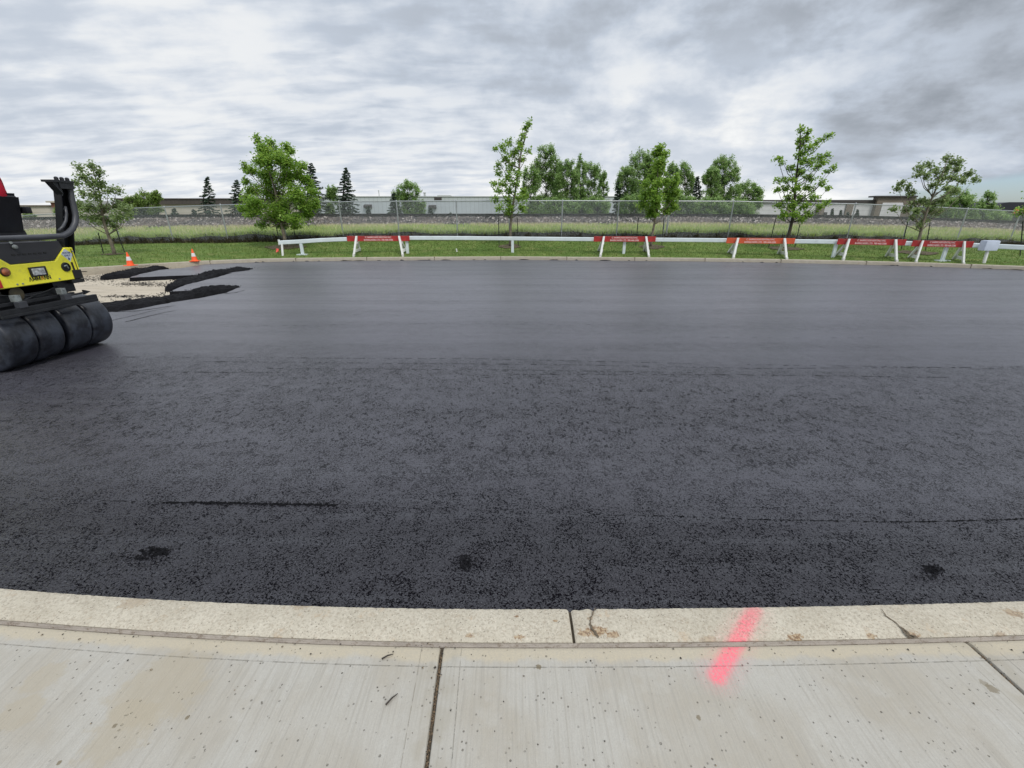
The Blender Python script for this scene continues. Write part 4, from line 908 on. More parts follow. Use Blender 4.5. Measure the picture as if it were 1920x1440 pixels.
def plume_tree(px, ytop, hw, Y, kind, label, n=1700, size=.16, group='trees beyond the railway', ybot=409, name='poplar_tree', seedk=0, cat='tree'):
    """upright poplar: several pointed leaders of unequal height"""
    rs_ = random.Random((seedk or int(px)) * 7919 + 13); cl = []; H_ = ybot - ytop; hw *= 1.38
    # broad rounded envelope with a few ragged pointed leaders on top
    env = lambda fr: hw * min(1.0, .42 + 1.9 * fr) * (1 if fr < .8 else 1.0 - .5 * (fr - .8))
    lead = [(0.0, 0.0)] + [(rs_.uniform(.3, .95) * (1 if k % 2 else -1), rs_.uniform(.04, .26)) for k in range(max(2, int(hw / 4)))]
    for (ox, dt) in lead:
        yt = ytop + dt * H_; xx = px + ox * hw * .8; y = yt + 2; k = 0
        while y < yt + .2 * H_ and y < ybot:
            rx = min(hw * .35, 1.6 + k * .9); cl.append((xx + rs_.uniform(-1, 1), y, rx, 4)); y += 4.5; k += 1
    nfill = int(10 + hw * H_ / 30)
    for _ in range(nfill):
        fr = .05 + .95 * rs_.random() ** .9; e_ = env(fr); rr_ = max(3.0, min(6.5, rs_.uniform(.2, .34) * hw))
        cl.append((px + rs_.uniform(-1, 1) * max(0, e_ - rr_ * .5), ytop + fr * H_, rr_, rr_ * 1.3))
    g0 = onY(px, ybot, Y); base = (g0[0], Y, .95)
    return broadleaf(name, base, px_clumps(cl, Y), int(n * 4.6), size, kind, label, cat, group, (.06, .02), BARKD, hw * mpp(px, 400, Y) * .5, seedk or int(px), bare=.12)
def spruce(px, ytop, hw, Y, label, n=1500, ybot=408, group='spruces beyond the railway', seedk=0, cat='tree', dens=1.0):
    rs_ = random.Random(seedk or int(px * 3)); r = np.random.default_rng(seedk or int(px * 3)); m_ = mpp(px, 400, Y)
    top = onY(px, ytop, Y); base = Vector((onY(px, ybot, Y)[0], Y, .95)); H_ = top[2] - base.z; W_ = hw * m_ * 1.42
    root = thing('spruce_tree', base, label, cat, group)
    b = MB(); b.tube([base - Vector((0, 0, .1)), base + Vector((0, 0, H_ * .5)), (top[0], Y, top[2])], [.02 * H_ + .02, .012 * H_ + .01, .004], 7)
    pts = []; T_ = []; nb = int(10 + H_ * 13 * dens)
    for i in range(nb):
        t = (i + rs_.random()) / nb; z = base.z + .12 * H_ * 0 + H_ * (t ** 1.05) * .985 + .05; wr = W_ * (1 - t) ** .85 * rs_.uniform(.65, 1.12) + .08
        a = i * 2.399 + rs_.uniform(-.3, .3); d = Vector((math.cos(a), math.sin(a), 0)); sx = base.x + (top[0] - base.x) * t
        p0 = Vector((sx, Y, z)); e = p0 + d * wr + Vector((0, 0, -wr * .22 + .18 * wr * (t > .6))); mid = p0.lerp(e, .5) + Vector((0, 0, -.05 * wr))
        b.tube([p0, mid, e], [.014, .01, .003], 3, cap=False)
        k_ = int(16 + wr * 74)
        for _ in range(k_):
            s_ = rs_.uniform(.12, 1.02); p = p0.lerp(mid, s_ * 2) if s_ < .5 else mid.lerp(e, s_ * 2 - 1); side = rs_.gauss(0, .11 * wr + .02)
            q = p + Vector((-d.y, d.x, 0)) * side + Vector((0, 0, rs_.gauss(-.02, .03))); pts.append(q); T_.append((d * .7 + Vector((-d.y, d.x, 0)) * (.8 if side > 0 else -.8) + Vector((0, 0, rs_.uniform(-.5, .2)))).normalized())
    b.build('trunk', BARKD, root)
    C = np.array([list(p) for p in pts]); D_ = np.array([list(p) for p in T_]); n_ = len(C); s_ = r.uniform(.12, .26, n_)[:, None]
    U = r.normal(0, 1, (n_, 3)); U -= D_ * (U * D_).sum(1)[:, None]; U /= np.linalg.norm(U, axis=1)[:, None]
    quads('crown', np.stack([C - D_ * s_ * .4, C + U * s_ * .22, C + D_ * s_ * .6, C - U * s_ * .22], 1), rnd=np.clip(r.normal(.4, .25, n_), 0, 1), mats=[LV['spruce']], parent=root)
    return root
spruce(388, 331, 17, 46, 'spruce with a thin ragged top, leftmost of the two in front of the brown-roofed building')
spruce(443, 337, 20, 46, 'spruce standing just left of the densest young tree, in front of the brown-roofed building')
spruce(583, 305, 31, 46, 'tall dark spruce half hidden behind the right side of the densest young tree', dens=1.2)
spruce(648, 314, 24, 46, 'tall dark spruce standing alone at the left end of the blue-grey warehouse', dens=1.3)
spruce(738, 362, 15, 46, 'short spruce at the left foot of the pale poplar before the warehouse')
spruce(326, 391, 8, 45, 'tiny spruce before the beige wall, left of the thin ragged spruce', cat='small tree')
spruce(363, 393, 8, 45, 'tiny spruce at the left foot of the thin ragged spruce', cat='small tree')
spruce(690, 388, 5, 45, 'tiny dark spruce under a wall lamp of the warehouse, right of the lone tall spruce', cat='small tree')
spruce(807, 389, 7, 45, 'tiny spruce under the right wall lamp of the warehouse', cat='small tree')
spruce(845, 400, 5, 45, 'tiniest spruce tip showing above the rail before the warehouse', cat='small tree')
spruce(1092, 345, 17, 52, 'dark spruce inside the poplar clump left of the gap', dens=1.2)
spruce(1160, 340, 14, 50, 'dark spruce at the left end of the poplars behind the narrow bright tree', dens=1.2)
spruce(1308, 330, 15, 50, 'dark spruce between the two right-hand poplars', dens=1.2)
spruce(1365, 372, 13, 49, 'short dark spruce at the foot of the broad poplar')
for (px, yt, w_, lab) in ((1561, 391, 4, 'leftmost of the slim clipped evergreens against the pale right-hand building'), (1577, 394, 4, 'second slim evergreen from the left against the pale right-hand building'), (1590, 398, 4, 'shortest slim evergreen, before a brown pier of the right-hand building'), (1608, 393, 5, 'rightmost and tallest slim evergreen against the pale right-hand building')):
    spruce(px, yt, w_ * .75, 70, lab, cat='small tree', group='slim evergreens before the right-hand building', ybot=410, dens=1.5)
plume_tree(248, 368, 14, 42, 'bright', 'leftmost bright green bush of the group behind the fence at left', 900, .14, 'bushes beyond the fence at left')
plume_tree(270, 359, 14, 43, 'bright', 'middle bright green bush of the group behind the fence at left', 1100, .14, 'bushes beyond the fence at left')
plume_tree(294, 358, 10, 42, 'bright', 'rightmost bright green bush of the group behind the fence, before the brown roof', 900, .14, 'bushes beyond the fence at left')
plume_tree(56, 402, 8, 42, 'bright', 'small green bush seen between the seat and the roll hoop of the roller', 250, .14, 'bushes beyond the fence at left')
plume_tree(118, 383, 12, 42, 'bright', 'green bush seen just right of the roll hoop of the roller', 500, .14, 'bushes beyond the fence at left')
plume_tree(624, 347, 11, 47, 'aspen', 'pale thin poplar leaning on the left of the lone tall spruce', 900)
plume_tree(764, 341, 20, 47, 'aspen', 'pale poplar standing alone in front of the warehouse', 2300, .14)
plume_tree(791, 376, 7, 47, 'aspen', 'low shoot at the right foot of the lone pale poplar', 350, .14)
for i_, (px, yt, hw, n_, lab) in enumerate(((996, 306, 14, 1700, 'leftmost poplar of the big clump right of the slim tree'), (1024, 271, 21, 3200, 'tallest poplar of the big clump right of the slim tree'), (1045, 320, 16, 1900, 'poplar just right of the tallest one in the big clump'), (1063, 298, 18, 2500, 'middle poplar of the big clump, beside the dark spruce'),
        (1088, 288, 9, 1100, 'narrow poplar spike in the middle of the big clump'), (1108, 302, 19, 2400, 'loose silvery poplar near the right end of the big clump'), (1132, 321, 8, 600, 'thin sparse poplar at the right end of the big clump'),
        (1176, 312, 17, 2000, 'leftmost poplar of the clump behind the narrow bright tree'), (1199, 276, 17, 2500, 'tall poplar just left of the narrow bright tree'), (1217, 284, 14, 1900, 'poplar directly behind the narrow bright tree'), (1262, 302, 13, 1500, 'poplar just right of the narrow bright tree'), (1285, 304, 14, 1900, 'poplar between the narrow bright tree and the dark spruce'),
        (1334, 310, 14, 1900, 'poplar just right of the dark spruce'), (1358, 292, 24, 3600, 'broad tall poplar, the highest right of the dark spruce'), (1402, 338, 20, 2200, 'low round poplar at the right end of the clump'))):
    plume_tree(px, yt, hw, 48 + (i_ % 3) * 2.2, 'aspen', lab, n_, .15, seedk=100 + i_)
for i_, (px, yt, hw, n_, lab) in enumerate(((1040, 372, 22, 1500, 'low dark green shrub at the foot of the tallest poplar'), (1080, 375, 24, 1500, 'low dark green shrub at the foot of the middle poplars'), (1120, 372, 18, 1200, 'low bright shrub at the right foot of the big clump'), (1195, 368, 26, 1800, 'low shrub left of the narrow bright tree trunk'), (1275, 366, 24, 1600, 'low shrub right of the narrow bright tree trunk'), (1335, 372, 26, 1700, 'low shrub between the spruce and the broad poplar'), (1390, 374, 20, 1200, 'low shrub under the round poplar at the right end'))):
    plume_tree(px, yt, hw, 46, 'aspen', lab, n_, .14, 'shrubs under the poplars', name='shrub', seedk=300 + i_, cat='shrub')
for i_, (px, yt, hw, n_, lab, yb) in enumerate(((1795, 352, 24, 2400, 'dark green bush behind the pale-trunked tree at right', 417), (1853, 358, 14, 900, 'pointed bush standing up against the blue sky at far right', 418), (1830, 390, 22, 1100, 'low bush left of the pointed bush at far right', 420), (1872, 398, 18, 900, 'low light green bush before the grey wall at far right', 424), (1765, 385, 16, 900, 'low bush behind the crown of the pale-trunked tree', 415))):
    plume_tree(px, yt, hw, 44, 'aspen', lab, n_, .14, 'bushes beyond the fence at far right', ybot=yb, name='bush', seedk=500 + i_, cat='bush')

# ------------------------------------------------------------------ far buildings
BEIGE = m_siding('beige_wall', (.50, .455, .38), (.56, .51, .435), 1.4)
BROWNR = m_siding('brown_metal_fascia', (.060, .050, .043), (.085, .07, .06), .9, 0)
BLUEW = m_siding('blue_grey_cladding', (.46, .50, .535), (.50, .545, .58), .9, 0, .45)
BLUEL = m_siding('pale_cladding_band', (.48, .52, .52), (.53, .57, .57), .9, 0, .45)
PALEP = m_siding('pale_panel', (.60, .59, .60), (.68, .67, .68), .75, 2)
PIER = m_siding('brown_pier', (.16, .13, .10), (.20, .165, .13), .6)
DARKF = paint('dark_fascia', (.05, .045, .042), .6)
NAVY = paint('navy_black_cladding', (.012, .014, .022), .4)
GREYW = m_siding('grey_wall', (.11, .115, .12), (.15, .155, .16), 1.1)
ROOFW = paint('roof_unit_paint', (.42, .44, .42), .5)
BRICK = paint('red_brown_brick', (.24, .10, .07), .8)
SIGNO = paint('orange_sign', (.75, .20, .05), .5)
def rect(Y, x0, y0, x1, y1):
    a = onY(x0, y0, Y); b = onY(x1, y0, Y); c = onY((x0 + x1) / 2, y1, Y); return a[0], b[0], c[2], a[2]   # X0 X1 zlow ztop
def bldg(name, Y, x0, x1, ytop, depth, wallm, label, zb=.9):
    X0, X1, _, zt = rect(Y, x0, ytop, x1, ytop + 10); zt = (onY((x0 + x1) / 2, ytop, Y))[2]
    root = thing(name, ((X0 + X1) / 2, Y, zb), label, 'building'); b = MB(); b.box(X0, X1, Y, Y + depth, zb - .3, zt); b.build('wall', wallm, root); return root, X0, X1, zt
r_, X0, X1, zt = bldg('retail_building', 105, 228, 575, 383, 30, BEIGE, 'long beige building with a dark brown metal roof band, left of the warehouse')
zt2 = onY(400, 373.5, 104.5)[2]; b = MB(); b.box(X0 - .6, X1 + .6, 104.4, 135.6, zt - .02, zt2); b.box(X0 - .8, X1 + .8, 104.2, 135.8, zt2, zt2 + .18); b.build('roof', [BROWNR], r_)
a = rect(105, 330, 371, 352, 374); b = MB(); b.box(a[0], a[1], 108, 110, a[2], a[3]); b.build('roof_unit', ROOFW, r_)
b = MB(); b.box(X0, X1, 104.93, 105, .6, 2.2); b.build('plinth', PIER, r_)
r_, X0, X1, zt = bldg('low_retail_building', 98, -160, 226, 387, 25, BEIGE, 'low beige building at far left, seen past the roller seat', .6)
b = MB(); b.box(X0 - .3, X1 + .3, 97.7, 123.3, zt, zt + .25); b.build('roof_edge', PIER, r_)
a = rect(97.6, 96, 380, 118, 389); b = MB(); b.box(a[0], a[1], 97.4, 101, a[2], a[3]); b.build('brick_tower', BRICK, r_)
a2 = rect(97.6, 91, 377, 121, 380); b = MB(); b.box(a2[0], a2[1], 96.9, 101.6, a[3], a2[3]); b.build('cornice', BEIGE, r_)
a = rect(97.6, 155, 380, 178, 388); b = MB(); b.box(a[0], a[1], 97.2, 101, a[2], a[3] + .4); b.build('entry_tower', ROOFW, r_)
r_, X0, X1, zt = bldg('warehouse', 100, 560, 1175, 378, 40, BLUEW, 'long plain blue-grey metal warehouse behind the railway in the middle')
zt2 = onY(860, 369.5, 100)[2]; b = MB(); b.box(X0, X1, 99.94, 140.06, zt, zt2); b.build('upper_band', BLUEL, r_)
b = MB(); b.box(X0 - .1, X1 + .1, 99.8, 140.2, zt2, zt2 + .16); b.build('parapet_cap', ROOFW, r_)
a = rect(99.5, 556, 366, 618, 372); b = MB(); b.box(a[0], a[1], 101, 112, zt2 - .4, a[3]); b.build('roof_house', BLUEL, r_)
a = rect(102, 817, 367, 842, 371); b = MB(); b.box(a[0], a[1], 104, 107, zt2 + .05, a[3] + .2); b.build('roof_unit', ROOFW, r_)
for px, y0, h_ in ((710, 358, .09), (796, 362, .22), (613, 361, .08)):
    q = onY(px, y0, 103); b = MB(); b.tube([(q[0], 103, zt2), (q[0], 103, q[2])], h_, 8); b.tube([(q[0], 103, q[2]), (q[0], 103, q[2] + .12)], h_ * 1.6, 8); b.build('vent_pipe', ROOFW, r_)
for px, py in ((690, 387.5), (811, 388.5), (566, 388)):
    q = onY(px, py, 99.8); b = MB(); b.prism([(99.99, q[2] + .45), (99.2, q[2] + .2), (99.2, q[2] - .2), (99.99, q[2] - .3)], 1.6, 'x', q[0] - .8); b.build('wall_lamp', DARKF, r_)
q = onY(821, 372.5, 99.8); b = MB(); b.box(q[0] - .8, q[0] + .8, 99.85, 99.94, q[2] - .3, q[2] + .3); b.build('vent', DARKF, r_)
r_, X0, X1, zt = bldg('panel_building', 88, 1405, 1850, 381, 26, PALEP, 'pale panelled building with dark parapet and brown piers, right of the poplars')
b = MB(); 
def yline(px): return 374.0 + max(0, px - 1450) * .012
for pa, pb in ((1405, 1645), (1716, 1850)):
    b = MB(); a = rect(88, pa, yline((pa + pb) / 2), pb, 383); b.box(a[0], a[1], 87.7, 89.5, zt, a[3]); b.build('parapet', DARKF, r_)
a = rect(87.5, 1645, 370, 1716, 411); b = MB(); b.box(a[0], a[1], 87.2, 88.4, .6, a[3]); b.build('entry_bay', PIER, r_)
a1 = rect(87.0, 1641, 367, 1720, 371.5); b = MB(); b.box(a1[0], a1[1], 86.8, 88.6, a[3], a1[3]); b.build('bay_cornice', DARKF, r_)
a = rect(87.1, 1656, 380, 1695, 411); b = MB(); b.box(a[0], a[1], 87.13, 87.2, .6, a[3]); b.build('bay_panel', PALEP, r_)
for pa, pb in ((1533, 1548), (1588, 1601), (1720, 1730), (1478, 1486)):
    a = rect(87.9, pa, 381, pb, 411); b = MB(); b.box(a[0], a[1], 87.75, 88.02, .6, zt - .01); b.build('pier', PIER, r_)
for pa, pb in ((1530, 1536), (1546, 1551)):
    a = rect(87.6, pa, 398, pb, 411); b = MB(); b.box(a[0], a[1], 87.5, 87.74, .6, a[3]); b.build('dark_doorway', DARKF, r_)
r_, X0, X1, zt = bldg('dark_topped_building', 72, 1878, 2300, 398, 20, GREYW, 'building with a rounded navy black upper storey at the right edge', 0)
q0 = onY(1873, 379, 71); q1 = onY(1873, 397, 71); b = MB()
pr = [(q0[0] + 1.6, q0[2]), (q0[0] + .5, q0[2] - .15), (q0[0] + .1, q0[2] - .6), (q0[0], q1[2] + .3), (q0[0] + .1, q1[2]), (X1, q1[2]), (X1, q0[2])]
b.prism(pr, 14, 'y', 71); b.build('upper_storey', NAVY, r_)
a = rect(70.9, 1903, 392, 1919, 400); a_ = rect(70.9, 1911, 392, 1917, 396)
b = MB(); b.box(a[0], a[1] + 4, 70.8, 71.02, a[2], a[3]); b.box(a_[0], a_[1], 70.77, 70.8, a_[2], a_[3], 1); b.build('sign', [SIGNO, WHITE], r_)

# ------------------------------------------------------------------ low white rail along the lawn
rail = thing('guard_rail', (*onz(960, 476, .1)[:2], .1), 'long low white metal rail on short posts running along the lawn behind the barricades', 'guard rail')
rp = [(524, 455), (563, 453), (600, 450.5), (650, 448.5), (767, 446.3), (860, 446.5), (960, 447.3), (1113, 448.7), (1240, 449.6), (1360, 450.6), (1490, 452.6), (1600, 453.8), (1700, 456.3), (1800, 459), (1848, 461), (1925, 464.5), (2010, 469), (2100, 474)]
def onoff(px, py, off=.75):
    Yg = 20.0
    for _ in range(12): Yg = .5 * Yg + .5 * (ykf(onY(px, py, Yg)[0]) + off)
    return onY(px, py, Yg)
RP = [onoff(*p) for p in rp]
b = MB(); K = 8; hw_, hh_ = .045, .085; sec = [(-hw_, -hh_ + .02), (-hw_ + .02, -hh_), (hw_ - .02, -hh_), (hw_, -hh_ + .02), (hw_, hh_ - .02), (hw_ - .02, hh_), (-hw_ + .02, hh_), (-hw_, hh_ - .02)]
b.add([(p[0], p[1] + a, p[2] + c) for p in RP for a, c in sec], [(i * K + k, i * K + (k + 1) % K, (i + 1) * K + (k + 1) % K, (i + 1) * K + k) for i in range(len(RP) - 1) for k in range(K)] + [tuple(range(K)), tuple((len(RP) - 1) * K + k for k in range(K))])
b.build('rail', PALERAIL, rail)
def rail_at(x):
    for p, q in zip(RP[:-1], RP[1:]):
        if p[0] <= x <= q[0]: t = (x - p[0]) / (q[0] - p[0]); return tuple(p[i] + (q[i] - p[i]) * t for i in range(3))
for px in (564, 763, 961, 1171, 1380, 1568, 1777, 2000):
    x = onoff(px, 455)[0]; p = rail_at(x); zg = zlawn(x, p[1]); b = MB(); b.box(x - .06, x + .06, p[1] - .04, p[1] + .04, zg - .1, p[2] - .08, 0, .008)
    if px in (564, 1777): b.box(x - .22, x + .22, p[1] - .13, p[1] + .13, zg - .02, zg + .025)
    b.build('post', PALERAIL, rail)
for px in (529,):
    x = onoff(px, 458)[0]; p = RP[0]; zg = zlawn(x + .02, p[1]); b = MB(); b.tube([(x, p[1], p[2] - .06), (x + .0, p[1] - .1, zg - .05)], .045, 10); b.build('end_leg', WHITE, rail)
    b = MB(); b.box(p[0] - .02, p[0], p[1] - .07, p[1] + .07, p[2] - .10, p[2] + .13); b.build('end_plate', WHITE, rail)
# pale box on its own stub
x = onoff(1850, 462, .62)[0]; p = rail_at(x); zg = zlawn(x, p[1])
bx = thing('utility_box', (x, p[1] - .22, zg), 'small pale lilac box on a white stub in front of the rail at right', 'utility box')
b = MB(); b.box(x - .26, x + .24, p[1] - .34, p[1] - .08, p[2] - .16, p[2] + .2, 0, .05); b.build('housing', PALEBOX, bx, smooth='auto')
b = MB(); b.tube([(x, p[1] - .22, p[2] - .17), (x, p[1] - .25, zg - .05)], .05, 10); b.build('stub', WHITE, bx)

# ------------------------------------------------------------------ barricades
def feet(px): return [gpt(a, c) for a, c in px]
BL = 2.86; INSET = .30; APEX = .46; BH = .82
def make_barricade(boardm):
    root = thing('barricade', (0, 0, 0), '-', 'barricade', 'plank barricades with white A-frames standing along the far kerb')
    b = MB(); b.box(-BL / 2, BL / 2, -.02, .02, BH - .2, BH + .02, 0, .004); b.build('board', boardm, root, world=False)
    brd = root.children[0]
    for txt, z, s_ in (('C. BARRICADE RENTALS INC', BH - .035, .098), ('BARRICADES LTD. 780-468-2386', BH - .145, .100)):
        me = text_mesh(txt, s_, .001); me.materials.clear(); me.materials.append(LETTER)
        me.transform(Matrix.Translation((0, -.0225, z)) @ Matrix.Rotation(R(90), 4, 'X') @ Matrix.Scale(.95, 4)); o = bpy.data.objects.new('lettering', me); COL.objects.link(o); o.parent = brd
    for sx in (-1, 1):
        x = sx * (BL / 2 - APEX); b = MB()
        def leg(y0, z0, y1, z1, w=.085, xx=0, th=.085):
            d = Vector((0, y1 - y0, z1 - z0)).normalized(); n_ = Vector((0, -d.z, d.y)) * w / 2
            q = [Vector((0, y0, z0)) - n_, Vector((0, y0, z0)) + n_, Vector((0, y1, z1)) + n_, Vector((0, y1, z1)) - n_]
            b.prism([(v.y, v.z) for v in q], th, 'x', x - th / 2 + xx)
        leg(-.42, 0, -.04, BH + .01, .11, -.0); leg(.72, 0, .05, BH - .12, .10, .004)
        leg(-.31, .26, .56, .20, .12, .058, .03); leg(-.15, BH - .26, .20, BH - .26, .06, .058, .03)
        b.box(x - .045, x + .045, -.062, -.024, BH - .32, BH + .012); b.box(x - .045, x + .045, -.475, -.385, -.02, .14)
        b.v = [(vx + sx * (APEX - INSET) * max(0, 1 - vz / BH), vy, vz) for vx, vy, vz in b.v]
        b.build('a_frame', WHITE, root, world=False)
    return root
proto = make_barricade(REDB); proto2 = None
BR = [((663, 481), (756, 480.5), 'dark red barricade standing alone nearest the densest young tree, leftmost of all', 0, 0), ((1125, 482), (1217, 481.5), 'dark red barricade in front of the narrow bright green tree', 0, 0),
      ((1374, 485), (1475, 488), 'faded orange barricade, the only one that is not dark red', 1, 0), ((1580, 489), (1681, 492.5), 'dark red barricade between the orange one and the last one', 0, .0), ((1716, 494), (1806, 498), 'rightmost dark red barricade, its right end beside the pale lilac box', 0, .0)]
for i, (f0, f1, lab, orange, tilt) in enumerate(BR):
    if i == 0: o = proto
    elif orange: o = make_barricade(ORB)
    else: o = copy_tree(proto)
    p, q = [Vector(v) for v in feet((f0, f1))]; d = (q - p); ang = math.atan2(d.y, d.x); mid = (p + q) / 2
    nrm = Vector((-math.sin(ang), math.cos(ang), 0)); c = mid + nrm * .42
    o.location = (c.x, c.y, mid.z); o.rotation_euler = (R(1.5), 0, ang); sc = d.length / (BL - 2 * INSET); o.scale = (sc, 1, 1); o['label'] = lab
    # rear feet reach down or up to the sloping lawn: tip the frame with it
    dz_ = zlawn(c.x + nrm.x * .3, c.y + nrm.y * .3) - mid.z; o.rotation_euler[0] = math.atan2(dz_, .64) * .35; 

# ------------------------------------------------------------------ cones, flag, pegs
cone = thing('traffic_cone', (0, 0, 0), '-', 'traffic cone', 'orange traffic cones on the far kerb')
CH = .46
b = MB(); b.box(-.15, .15, -.15, .15, 0, .022, 0, .008); b.build('base', ORANGE, cone, world=False)
b = MB(); b.lathe([(.115, .022), (.105, .03), (.088, .12), (.054, .285), (.024, .43), (.022, .455), (.017, .46)], 20); b.build('body', ORANGE, cone, smooth='auto', world=False)
b = MB(); b.lathe([(.0775, .18), (.0775, .185), (.0505, .31), (.0495, .31)], 20); b.build('reflective_band', CWHITE, cone, smooth='auto', world=False)
for i, (px, py, lab) in enumerate(((245, 497.5, 'left orange cone on the kerb, nearer the yellow roller'), (366, 491.5, 'right orange cone on the kerb, at the tip of the far asphalt ridge'))):
    o = cone if i == 0 else copy_tree(cone); o['label'] = lab
    p = onz(px, py, .036)
    for _ in range(8): y = ykf(p[0]) + .10; p = onY(px, py, y)
    o.location = (p[0], y, .036); o.rotation_euler = (0, 0, .3 * i)
p = gpt(521, 474)
fl = thing('marker_flag', p, 'small crumpled pink marker flag in the lawn left of the white rail', 'marker flag')
b = MB(); b.tube([(p[0], p[1], p[2] - .02), (p[0] + .02, p[1], p[2] + .16)], .004, 6); b.build('wire', GALV, fl)
b = MB(); rs = random.Random(4)
vs_ = [(p[0] - .07 + .045 * i, p[1] - .01 + rs.uniform(-.05, .05), p[2] + .04 + .05 * j + rs.uniform(-.02, .02)) for j in range(4) for i in range(4)]
b.add(vs_, [(j * 4 + i, j * 4 + i + 1, (j + 1) * 4 + i + 1, (j + 1) * 4 + i) for j in range(3) for i in range(3)]); b.add([(x_, y_ + .006, z_) for x_, y_, z_ in vs_], [(j * 4 + i, j * 4 + i + 1, (j + 1) * 4 + i + 1, (j + 1) * 4 + i) for j in range(3) for i in range(3)]); b.build('flag', PINKM, fl)
p = gpt(857, 472); b = MB(); b.tube([(0, 0, -.05), (-.03, .0, .14)], .03, 8); o = b.build('survey_peg', WHITE); o.location = p; tag(o, 'short leaning white peg in the lawn between the first barricade and the slim tree', 'peg')

# ------------------------------------------------------------------ yellow roller
RX, RY0, RY1, TR = -6.12, 4.76, 6.13, .36
ZG = ROAD
rol = thing('road_roller', (RX, (RY0 + RY1) / 2, ZG), 'yellow and dark grey pneumatic-tyred road roller at the left edge', 'road roller')
tw_ = .325; gap = (RY1 - RY0 - 4 * tw_ - .016) ; ys = [RY0, RY0 + tw_ + .008, RY0 + 2 * tw_ + .008 + gap, RY0 + 3 * tw_ + .016 + gap]
for y in ys:
    b = MB(); s_ = .045
    pt = [(.20, .02), (.27, .0), (TR - .08, .001), (TR - .038, .004), (TR - .014, .012), (TR - .003, .026), (TR, .05)]
    b.lathe(pt + [(TR, tw_ / 2)] + [(r0_, tw_ - h0_) for r0_, h0_ in reversed(pt)], 56, 'y', (RX, y, ZG + TR))
    ty = b.build('tyre', TYRE, rol, smooth='auto')
    b = MB(); b.lathe([(.205, .05), (.19, .03), (.18, .06), (.07, .07), (.06, .03), (.001, .03)], 28, 'y', (RX, y, ZG + TR)); b.lathe([(.205, tw_ - .05), (.19, tw_ - .03), (.10, tw_ - .07), (.001, tw_ - .06)], 28, 'y', (RX, y, ZG + TR)); b.build('rim', BLACK, ty, smooth='auto')
XF = -5.77     # rear face of the hood
def fz(px, py): p = onX(px, py, XF); return (p[1], p[2])
YL = 4.62; yR, zT = fz(138, 464); yRb, zB = fz(154, 522.5)
yR = yRb = 5.90; zT = 1.25; zB = .855
n0 = fz(20, 494); n1 = fz(105, 489); n2 = fz(121, 465)
YL = n0[0] - (5.90 - n1[0])
cy_ = (YL + yR) / 2
# yellow rear face with a notch for the dark cover, mirrored about its middle
wy = yR - n2[0]; ny = yR - n1[0]
poly_y = [(yR, zB), (yR, zT), (yR - wy, zT), (yR - ny, n1[1]), (YL + ny, n1[1]), (YL + wy, zT), (YL, zT), (YL, zB)]
b = MB(); b.prism(poly_y, -.5, 'x', XF)
b.box(XF - 1.0, XF - .5, YL, yR, zB, zT - .06)
hood = b.build('rear_hood', YEL, rol)
m_ = hood.modifiers.new('edge', 'BEVEL'); m_.width = .008; m_.segments = 2
b = MB(); 
b.prism([(yR - wy - .008, zT - .003), (yR - wy - .03, 1.335), (YL + wy + .03, 1.335), (YL + wy + .008, zT - .003), (YL + ny + .003, n1[1] + .006), (yR - ny - .003, n1[1] + .006)], -.62, 'x', XF - .018)
b.box(XF - .95, XF - .10, YL + .10, yR - .10, 1.19, 1.33, 0, .03)
b.build('hood_cover', DGREY, rol)
b = MB(); c_ = fz(27, 462); b.tube([(XF - .02, c_[0] - .03, c_[1] + .11), (XF + .005, c_[0] - .02, c_[1] + .03)], .013, 8); b.lathe([(.018, 0), (.026, .01), (.022, .03), (.008, .036)], 12, 'x', (XF - .012, c_[0], c_[1] - .005)); b.build('cover_latch', SILV, rol, smooth='auto')
# groove and flange near the right edge
b = MB(); b.box(XF + .0005, XF + .004, yR - .035, yR - .027, zB + .03, zT - .02); b.build('panel_seam', LBLK, rol)
def lamp_rect(px0, py0, px1, py1):
    a = fz(px0, py1); c = fz(px1, py0); return a[0], c[0], min(a[1], c[1]), max(a[1], c[1])
a = (fz(54, 510)[0], fz(87, 510)[0]); zc_ = fz(70, 509)[1]; hh2 = .056
b = MB(); b.box(XF + .001, XF + .018, a[0], a[1], zc_ - hh2, zc_ + hh2, 0, .012); hl = b.build('headlight', LBLK, rol, smooth='auto')
b = MB(); b.box(XF + .016, XF + .028, a[0] + .02, a[1] - .035, zc_ - hh2 + .016, zc_ + hh2 - .016, 0, .008); b.build('lens', GLASSY, hl, smooth='auto')
q = fz(8.5, 510); 
b = MB(); b.lathe([(.052, .001), (.052, .008), (.046, .018), (.046, .006)], 28, 'x', (XF, q[0], q[1])); tl = b.build('tail_light', LBLK, rol, smooth='auto')
b = MB(); b.lathe([(.045, .006), (.041, .02), (.025, .03), (.001, .033)], 28, 'x', (XF, q[0], q[1])); b.build('lens', AMBER, tl, smooth='auto')
q = fz(123, 500.5); b = MB(); b.lathe([(.058, .001), (.058, .01), (.050, .014), (.050, .004), (.03, .004), (.02, .012), (.001, .012)], 28, 'x', (XF, q[0], q[1])); so = b.build('tow_socket', LBLK, rol, smooth='auto')
b = MB(); b.tube([(XF + .012, q[0] - .03, q[1] + .012), (XF + .02, q[0], q[1] + .02), (XF + .012, q[0] + .018, q[1] - .02)], .009, 8); b.build('plug', SILV, so, smooth='auto')
q = fz(136.5, 499.5); b = MB(); b.box(XF + .001, XF + .006, q[0] - .012, q[0] + .012, q[1] - .055, q[1] + .055, 0, .004); b.build('slot', LBLK, rol)
